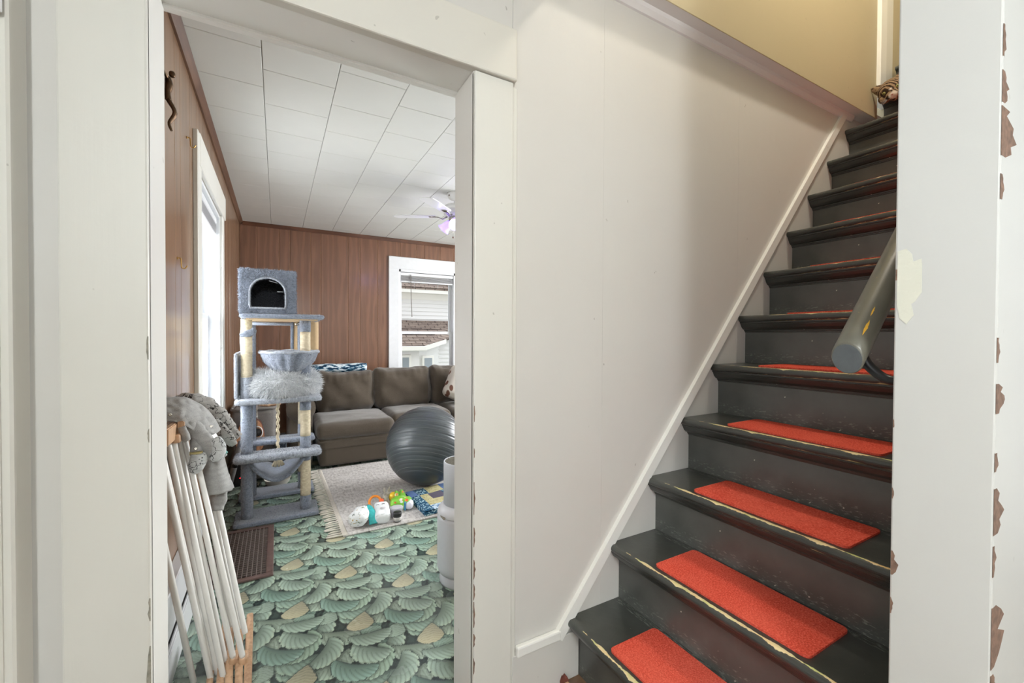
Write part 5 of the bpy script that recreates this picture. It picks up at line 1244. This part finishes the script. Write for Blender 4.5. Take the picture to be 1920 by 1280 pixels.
leg_tube('lower_leg', [(410, 912, 0.77), (411, 930, 0.77), (409, 944, 0.77), (407, 957, 0.76)], [0.034, 0.031, 0.028, 0.023], [0.020, 0.018, 0.016, 0.014], M['heather'], g4, 0.004)
leg_tube('hem', [(382, 924, 0.735), (408, 921, 0.70), (434, 913, 0.735)], [0.006, 0.006, 0.006], [0.012, 0.012, 0.012], M['heather'], g4, 0.001)
g5 = thing('baby_bib', 'pale aqua scalloped bib edge peeking from behind the grey sleeper', 'clothing', at(416, 848, 0.76))
leg_tube('edge', [(404, 838, 0.76), (414, 846, 0.76), (424, 851, 0.76)], [0.014, 0.022, 0.014], [0.006, 0.006, 0.004], M['aqua'], g5, 0.003)
leg_tube('edge_trim', [(408, 853, 0.755), (417, 856, 0.755), (425, 851, 0.755)], [0.004, 0.006, 0.004], [0.003, 0.003, 0.003], M['window_white'], g5, 0.001)
g6 = leg_tube('baby_vest', [(312, 820, 0.66), (316, 845, 0.66), (318, 872, 0.66), (314, 896, 0.66)], [0.016, 0.022, 0.024, 0.012], [0.010, 0.012, 0.012, 0.008], M['heather'], None, 0.006)
tag(g6, 'grey baby vest hanging behind the dowels beside the left door jamb', 'clothing')

# ------------------------------------------------------------------ things in the corner behind the cat tree
bi = thing('fabric_bin', 'grey fabric toy bin in the corner behind the cat tree', 'bin', (-0.165, 3.05, 0))
mb = fabric('grey_felt', rgb(128, 124, 120))
def taper(name, x0, x1, y0, y1, z0, z1, k_, mat, parent):
    cx, cy = (x0 + x1) / 2, (y0 + y1) / 2
    o = rbox(name, (cx, cy, (z0 + z1) / 2), (x1 - x0, y1 - y0, z1 - z0), mat, parent, 0.03, 12)
    for v in o.data.vertices:
        t = (v.co.z - z0) / (z1 - z0); f = k_ + (1 - k_) * t
        v.co.x = cx + (v.co.x - cx) * f; v.co.y = cy + (v.co.y - cy) * f
    return o
taper('bin_body', -0.325, -0.005, 2.88, 3.22, 0.0, 0.600, 0.86, mb, bi)
tube('bin_rim', [(x, y, 0.602) for x, y in rrect(-0.325, -0.005, 2.88, 3.22, 0.04)] + [(-0.005, 3.18, 0.602)], 0.012, mb, bi, 8, caps=False)
for i, (x, y, z, L_, a) in enumerate(((-0.10, 2.96, 0.625, 0.11, 0.4), (-0.03, 2.98, 0.615, 0.12, -0.25), (-0.24, 2.97, 0.625, 0.10, 0.2))):
    wt = rbox('wooden_toy', (x, y, z + 0.004), (L_, 0.045, 0.04), M['bare_wood'] if i != 2 else plain('grey_toy_wood', rgb(120, 108, 96), 0.6, var=0.2), None, 0.018, 8, rot=Matrix.Rotation(a, 3, 'Z') @ Matrix.Rotation(a * 0.6, 3, 'Y'))
    tag(wt, ['tan wooden toy lying on top of the grey bin behind the rope', 'pale wooden toy jutting from the right side of the grey bin', 'brown-grey wooden toy on the left of the grey bin'][i], 'toy', 'wooden toys on the grey bin')
gt = thing('toy_guitar', 'small brown toy guitar leaning on the grey bin behind the cat tree', 'guitar', (-0.19, 2.80, 0.0))
mgt = wood_panel('guitar_top', rgb(150, 100, 70), rgb(196, 148, 110), 0.35, 'Z', 1.5); mgs = wood_panel('guitar_side', rgb(84, 46, 36), rgb(112, 66, 52), 0.35, 'Z')
gp = []
for i in range(40):
    a = 2 * math.pi * i / 40; rr = 0.115 * (1 - 0.10 * math.cos(2 * a) + 0.0 * a); gp.append((-0.19 + rr * math.cos(a) * (0.95 - 0.16 * math.sin(a)), 0.40 + 1.25 * 0.115 * math.sin(a) * (1 - 0.06 * math.cos(4 * a))))
prism('guitar_body', gp, 2.79, 2.85, mgs, gt); prism('soundboard', [(-0.19 + (x + 0.19) * 0.97, 0.40 + (z - 0.40) * 0.97) for x, z in gp], 2.785, 2.7905, mgt, gt)
lathe('sound_hole', [(0.001, 0.0), (0.030, 0.0), (0.034, 0.0015)], (-0.145, 2.7835, 0.425), M['dark'], gt, 24, axis=Matrix.Rotation(H, 3, 'X'))
tube('rosette', [(-0.145 + 0.040 * math.cos(a), 2.783, 0.425 + 0.048 * math.sin(a)) for a in [2 * math.pi * i / 28 for i in range(29)]], 0.0035, M['window_white'], gt, 6, caps=False)
nk = slat((-0.150, 2.778, 0.41), (-0.168, 2.775, 0.70), 0.028, 0.012, 'neck'); adopt(nk, gt); nk.data.materials[0] = M['black_plastic']
for i in range(8): tube('fret', [(-0.168 + 0.0, 2.768, 0.46 + i * 0.022), (-0.140, 2.768, 0.46 + i * 0.022)], 0.0014, M['chrome'], gt, 5)
for i in range(4): tube('string', [(-0.160 + 0.006 * i, 2.7665, 0.70), (-0.156 + 0.006 * i, 2.7665, 0.33)], 0.0009, M['chrome'], gt, 5)
ps = thing('power_supply', 'black power brick with a red light and cords by the left wall', 'power supply', (-0.27, 2.85, 0))
rbox('brick', (-0.262, 2.84, 0.085), (0.10, 0.10, 0.168), M['black_plastic'], ps, 0.012, 8)
k = N('red_led', 0.3); k.b.inputs['Emission Color'].default_value = rgb(255, 40, 50); k.b.inputs['Emission Strength'].default_value = 2.0; k.col(rgb(220, 30, 40))
rbox('indicator', (-0.262, 2.788, 0.07), (0.010, 0.004, 0.008), k.m, ps, 0.0018, 4)
for j in range(3): tube('cord', catmull([(-0.30 + 0.02 * j, 2.80, 0.168), (-0.32 + 0.05 * j, 2.76, 0.21 + 0.02 * j), (-0.25 + 0.04 * j, 2.74, 0.19), (-0.22 + 0.03 * j, 2.75, 0.08), (-0.24 + 0.05 * j, 2.72, 0.006), (-0.16 + 0.02 * j, 2.80, 0.006)], 6), 0.005, M['black_plastic'], ps, 8)
vt = thing('vacuum_tube', 'slanting grey plastic tube behind the left post of the cat tree', 'tube', (-0.32, 2.7, 0))
tube('pipe', [(-0.332, 2.66, 0.022), (-0.29, 2.67, 0.20), (-0.245, 2.68, 0.39)], 0.020, plain('grey_tube', rgb(112, 110, 108), 0.4), vt, 16)
tube('coupling', [(-0.291, 2.67, 0.195), (-0.282, 2.672, 0.235)], 0.0235, M['black_plastic'], vt, 16)
bw2 = lathe('food_bowl', [(0.06, 0.0005), (0.085, 0.03), (0.095, 0.062), (0.098, 0.064), (0.09, 0.060), (0.075, 0.02), (0.001, 0.015)], (0.0, 2.68, 0.0002), plain('pale_bowl', rgb(206, 202, 190), 0.4), None, 32)
tag(bw2, 'pale bowl on the floor behind the cat tree hammock', 'bowl')
k = N('speckled_navy', 0.5); k.col(k.ramp(k.noise(180, 1), [(0.62, rgb(26, 34, 46)), (0.68, rgb(160, 180, 196))]))
sb = thing('storage_box', 'dark speckled storage box beside the sofa behind the cat tree', 'box', (0.02, 2.92, 0)); 
box('carton', -0.0, 0.065, 2.80, 3.12, 0.0, 0.30, k.m, sb, 0.006, 2); box('carton_lid', -0.003, 0.068, 2.797, 3.123, 0.30, 0.335, k.m, sb, 0.004, 2)

# ------------------------------------------------------------------ neighbouring house outside the far window
nh = thing('neighbor_house', 'white clapboard house with brown shingle roofs outside the far window', 'house', (3.3, 10, 0))
msd = plain('white_clapboard', rgb(236, 236, 234), 0.6); mst = plain('house_trim', rgb(240, 239, 232), 0.6)
k = N('brown_shingle', 0.9, 0.1); bk = k.n('ShaderNodeTexBrick'); bk.inputs['Scale'].default_value = 1.0; bk.inputs['Brick Width'].default_value = 0.26; bk.inputs['Row Height'].default_value = 0.12; bk.inputs['Mortar Size'].default_value = 0.012
bk.inputs['Color1'].default_value = rgb(136, 122, 116); bk.inputs['Color2'].default_value = rgb(160, 146, 136); bk.inputs['Mortar'].default_value = rgb(84, 74, 70)
k.link(k.coord((1, 1, 0)), bk.inputs['Vector']); k.col(k.mix(k.ramp(k.noise(6, 3), [(0.4, K0), (0.7, (0.4, 0.4, 0.4, 1))]), bk.outputs['Color'], rgb(176, 160, 148))); M['shingle'] = k.m
HY = 10.0
def zat(py, Y, px=800): return at(px, py, Y).z
box('wall', 1.2, 6.5, HY + 0.02, HY + 0.2, -1.5, 2.45, msd, nh)
zb = 1.45
for i in range(7): 
    z = zb + i * 0.105; o = prism('clapboard', [(HY - 0.040, z), (HY + 0.02, z), (HY + 0.02, z + 0.105), (HY - 0.002, z + 0.105)], 1.2, 6.5, msd, nh, 'YZ')
box('frieze', 1.2, 6.5, HY - 0.03, HY + 0.02, 2.185, 2.34, mst, nh); box('soffit', 1.2, 6.5, HY - 0.45, HY + 0.02, 2.34, 2.37, mst, nh); box('fascia', 1.2, 6.5, HY - 0.48, HY - 0.45, 2.32, 2.46, mst, nh, 0.004)
def roofq(name, pts, th=0.06): 
    o = tri_obj(name, pts, [tuple(range(len(pts)))], M['shingle'], nh); s_ = o.modifiers.new('thick', 'SOLIDIFY'); s_.thickness = th; return o
roofq('roof', [(1.2, HY - 0.52, 2.46), (6.5, HY - 0.52, 2.46), (6.5, HY + 3.2, 4.7), (1.2, HY + 3.2, 4.7)])
for i in range(8): box('shingle_course', 1.2, 6.5, HY - 0.54 + 0.2 * i, HY - 0.30 + 0.2 * i, 2.462 + 0.120 * i, 2.480 + 0.120 * i, M['shingle'], nh)
# lower wing with a hipped roof
LY = 8.6
roofq('wing_roof', [(1.2, LY - 0.2, 0.98), (3.02, LY - 0.2, 0.98), (4.35, HY - 0.02, 1.62), (1.2, HY - 0.02, 1.62)])
roofq('wing_roof', [(3.02, LY - 0.2, 0.98), (3.75, LY + 0.35, 1.14), (6.0, HY - 0.1, 1.62), (4.35, HY - 0.02, 1.62)])
for i in range(9):
    f = (i + 0.5) / 9; y = LY - 0.2 + (HY - LY + 0.18) * f; z = 0.98 + 0.64 * f; xr = 3.02 + 1.33 * f
    box('shingle_course', 1.2, xr - 0.06, y - 0.01, y + 0.17, z + 0.002, z + 0.022, M['shingle'], nh)
box('wing_wall', 1.2, 2.95, LY + 0.02, LY + 0.12, -1.5, 0.92, msd, nh); box('gutter', 1.2, 3.05, LY - 0.26, LY - 0.20, 0.86, 0.97, mst, nh, 0.01)
slat2 = tri_obj('rake_board', [(3.02, LY - 0.22, 0.86), (3.75, LY + 0.33, 1.02), (3.75, LY + 0.33, 1.12), (3.02, LY - 0.22, 0.97)], [(0, 1, 2, 3)], mst, nh); s_ = slat2.modifiers.new('thick', 'SOLIDIFY'); s_.thickness = 0.05
tri_obj('wing_side', [(2.95, LY + 0.02, -1.5), (3.70, LY + 0.62, -1.5), (3.70, LY + 0.62, 1.1), (2.95, LY + 0.02, 0.95)], [(0, 1, 2, 3)], msd, nh)
box('corner_board', 3.42, 3.60, LY + 0.55, LY + 0.62, -1.5, 1.05, mst, nh)
for i in range(14): z = -0.2 + i * 0.105; prism('clapboard', [(LY + 0.545, z), (LY + 0.60, z), (LY + 0.60, z + 0.105), (LY + 0.578, z + 0.105)], 3.62, 6.0, msd, nh, 'YZ')
box('wing_wall', 3.60, 6.0, LY + 0.60, LY + 0.7, -1.5, 1.3, msd, nh)
mgl = plain('house_window_glass', rgb(150, 160, 166), 0.1)
def hwin(a, b, y):
    w_ = box('house_window', a.x - 0.05, b.x + 0.05, y - 0.03, y + 0.03, b.z - 0.7, a.z + 0.06, mst, nh, 0.004)
    box('house_pane', a.x, b.x, y - 0.04, y - 0.025, b.z - 0.65, a.z, mgl, w_)
hwin(at(754, 670, LY), at(766, 692, LY), LY + 0.0); hwin(at(795, 671, LY), at(809, 690, LY), LY - 0.01)
gd = box('ground_outside', -6, 12, YF + 0.2, 16, -1.6, -1.5, plain('lawn', rgb(96, 112, 74), 0.9, var=0.2)); struct(gd, 'ground outside')
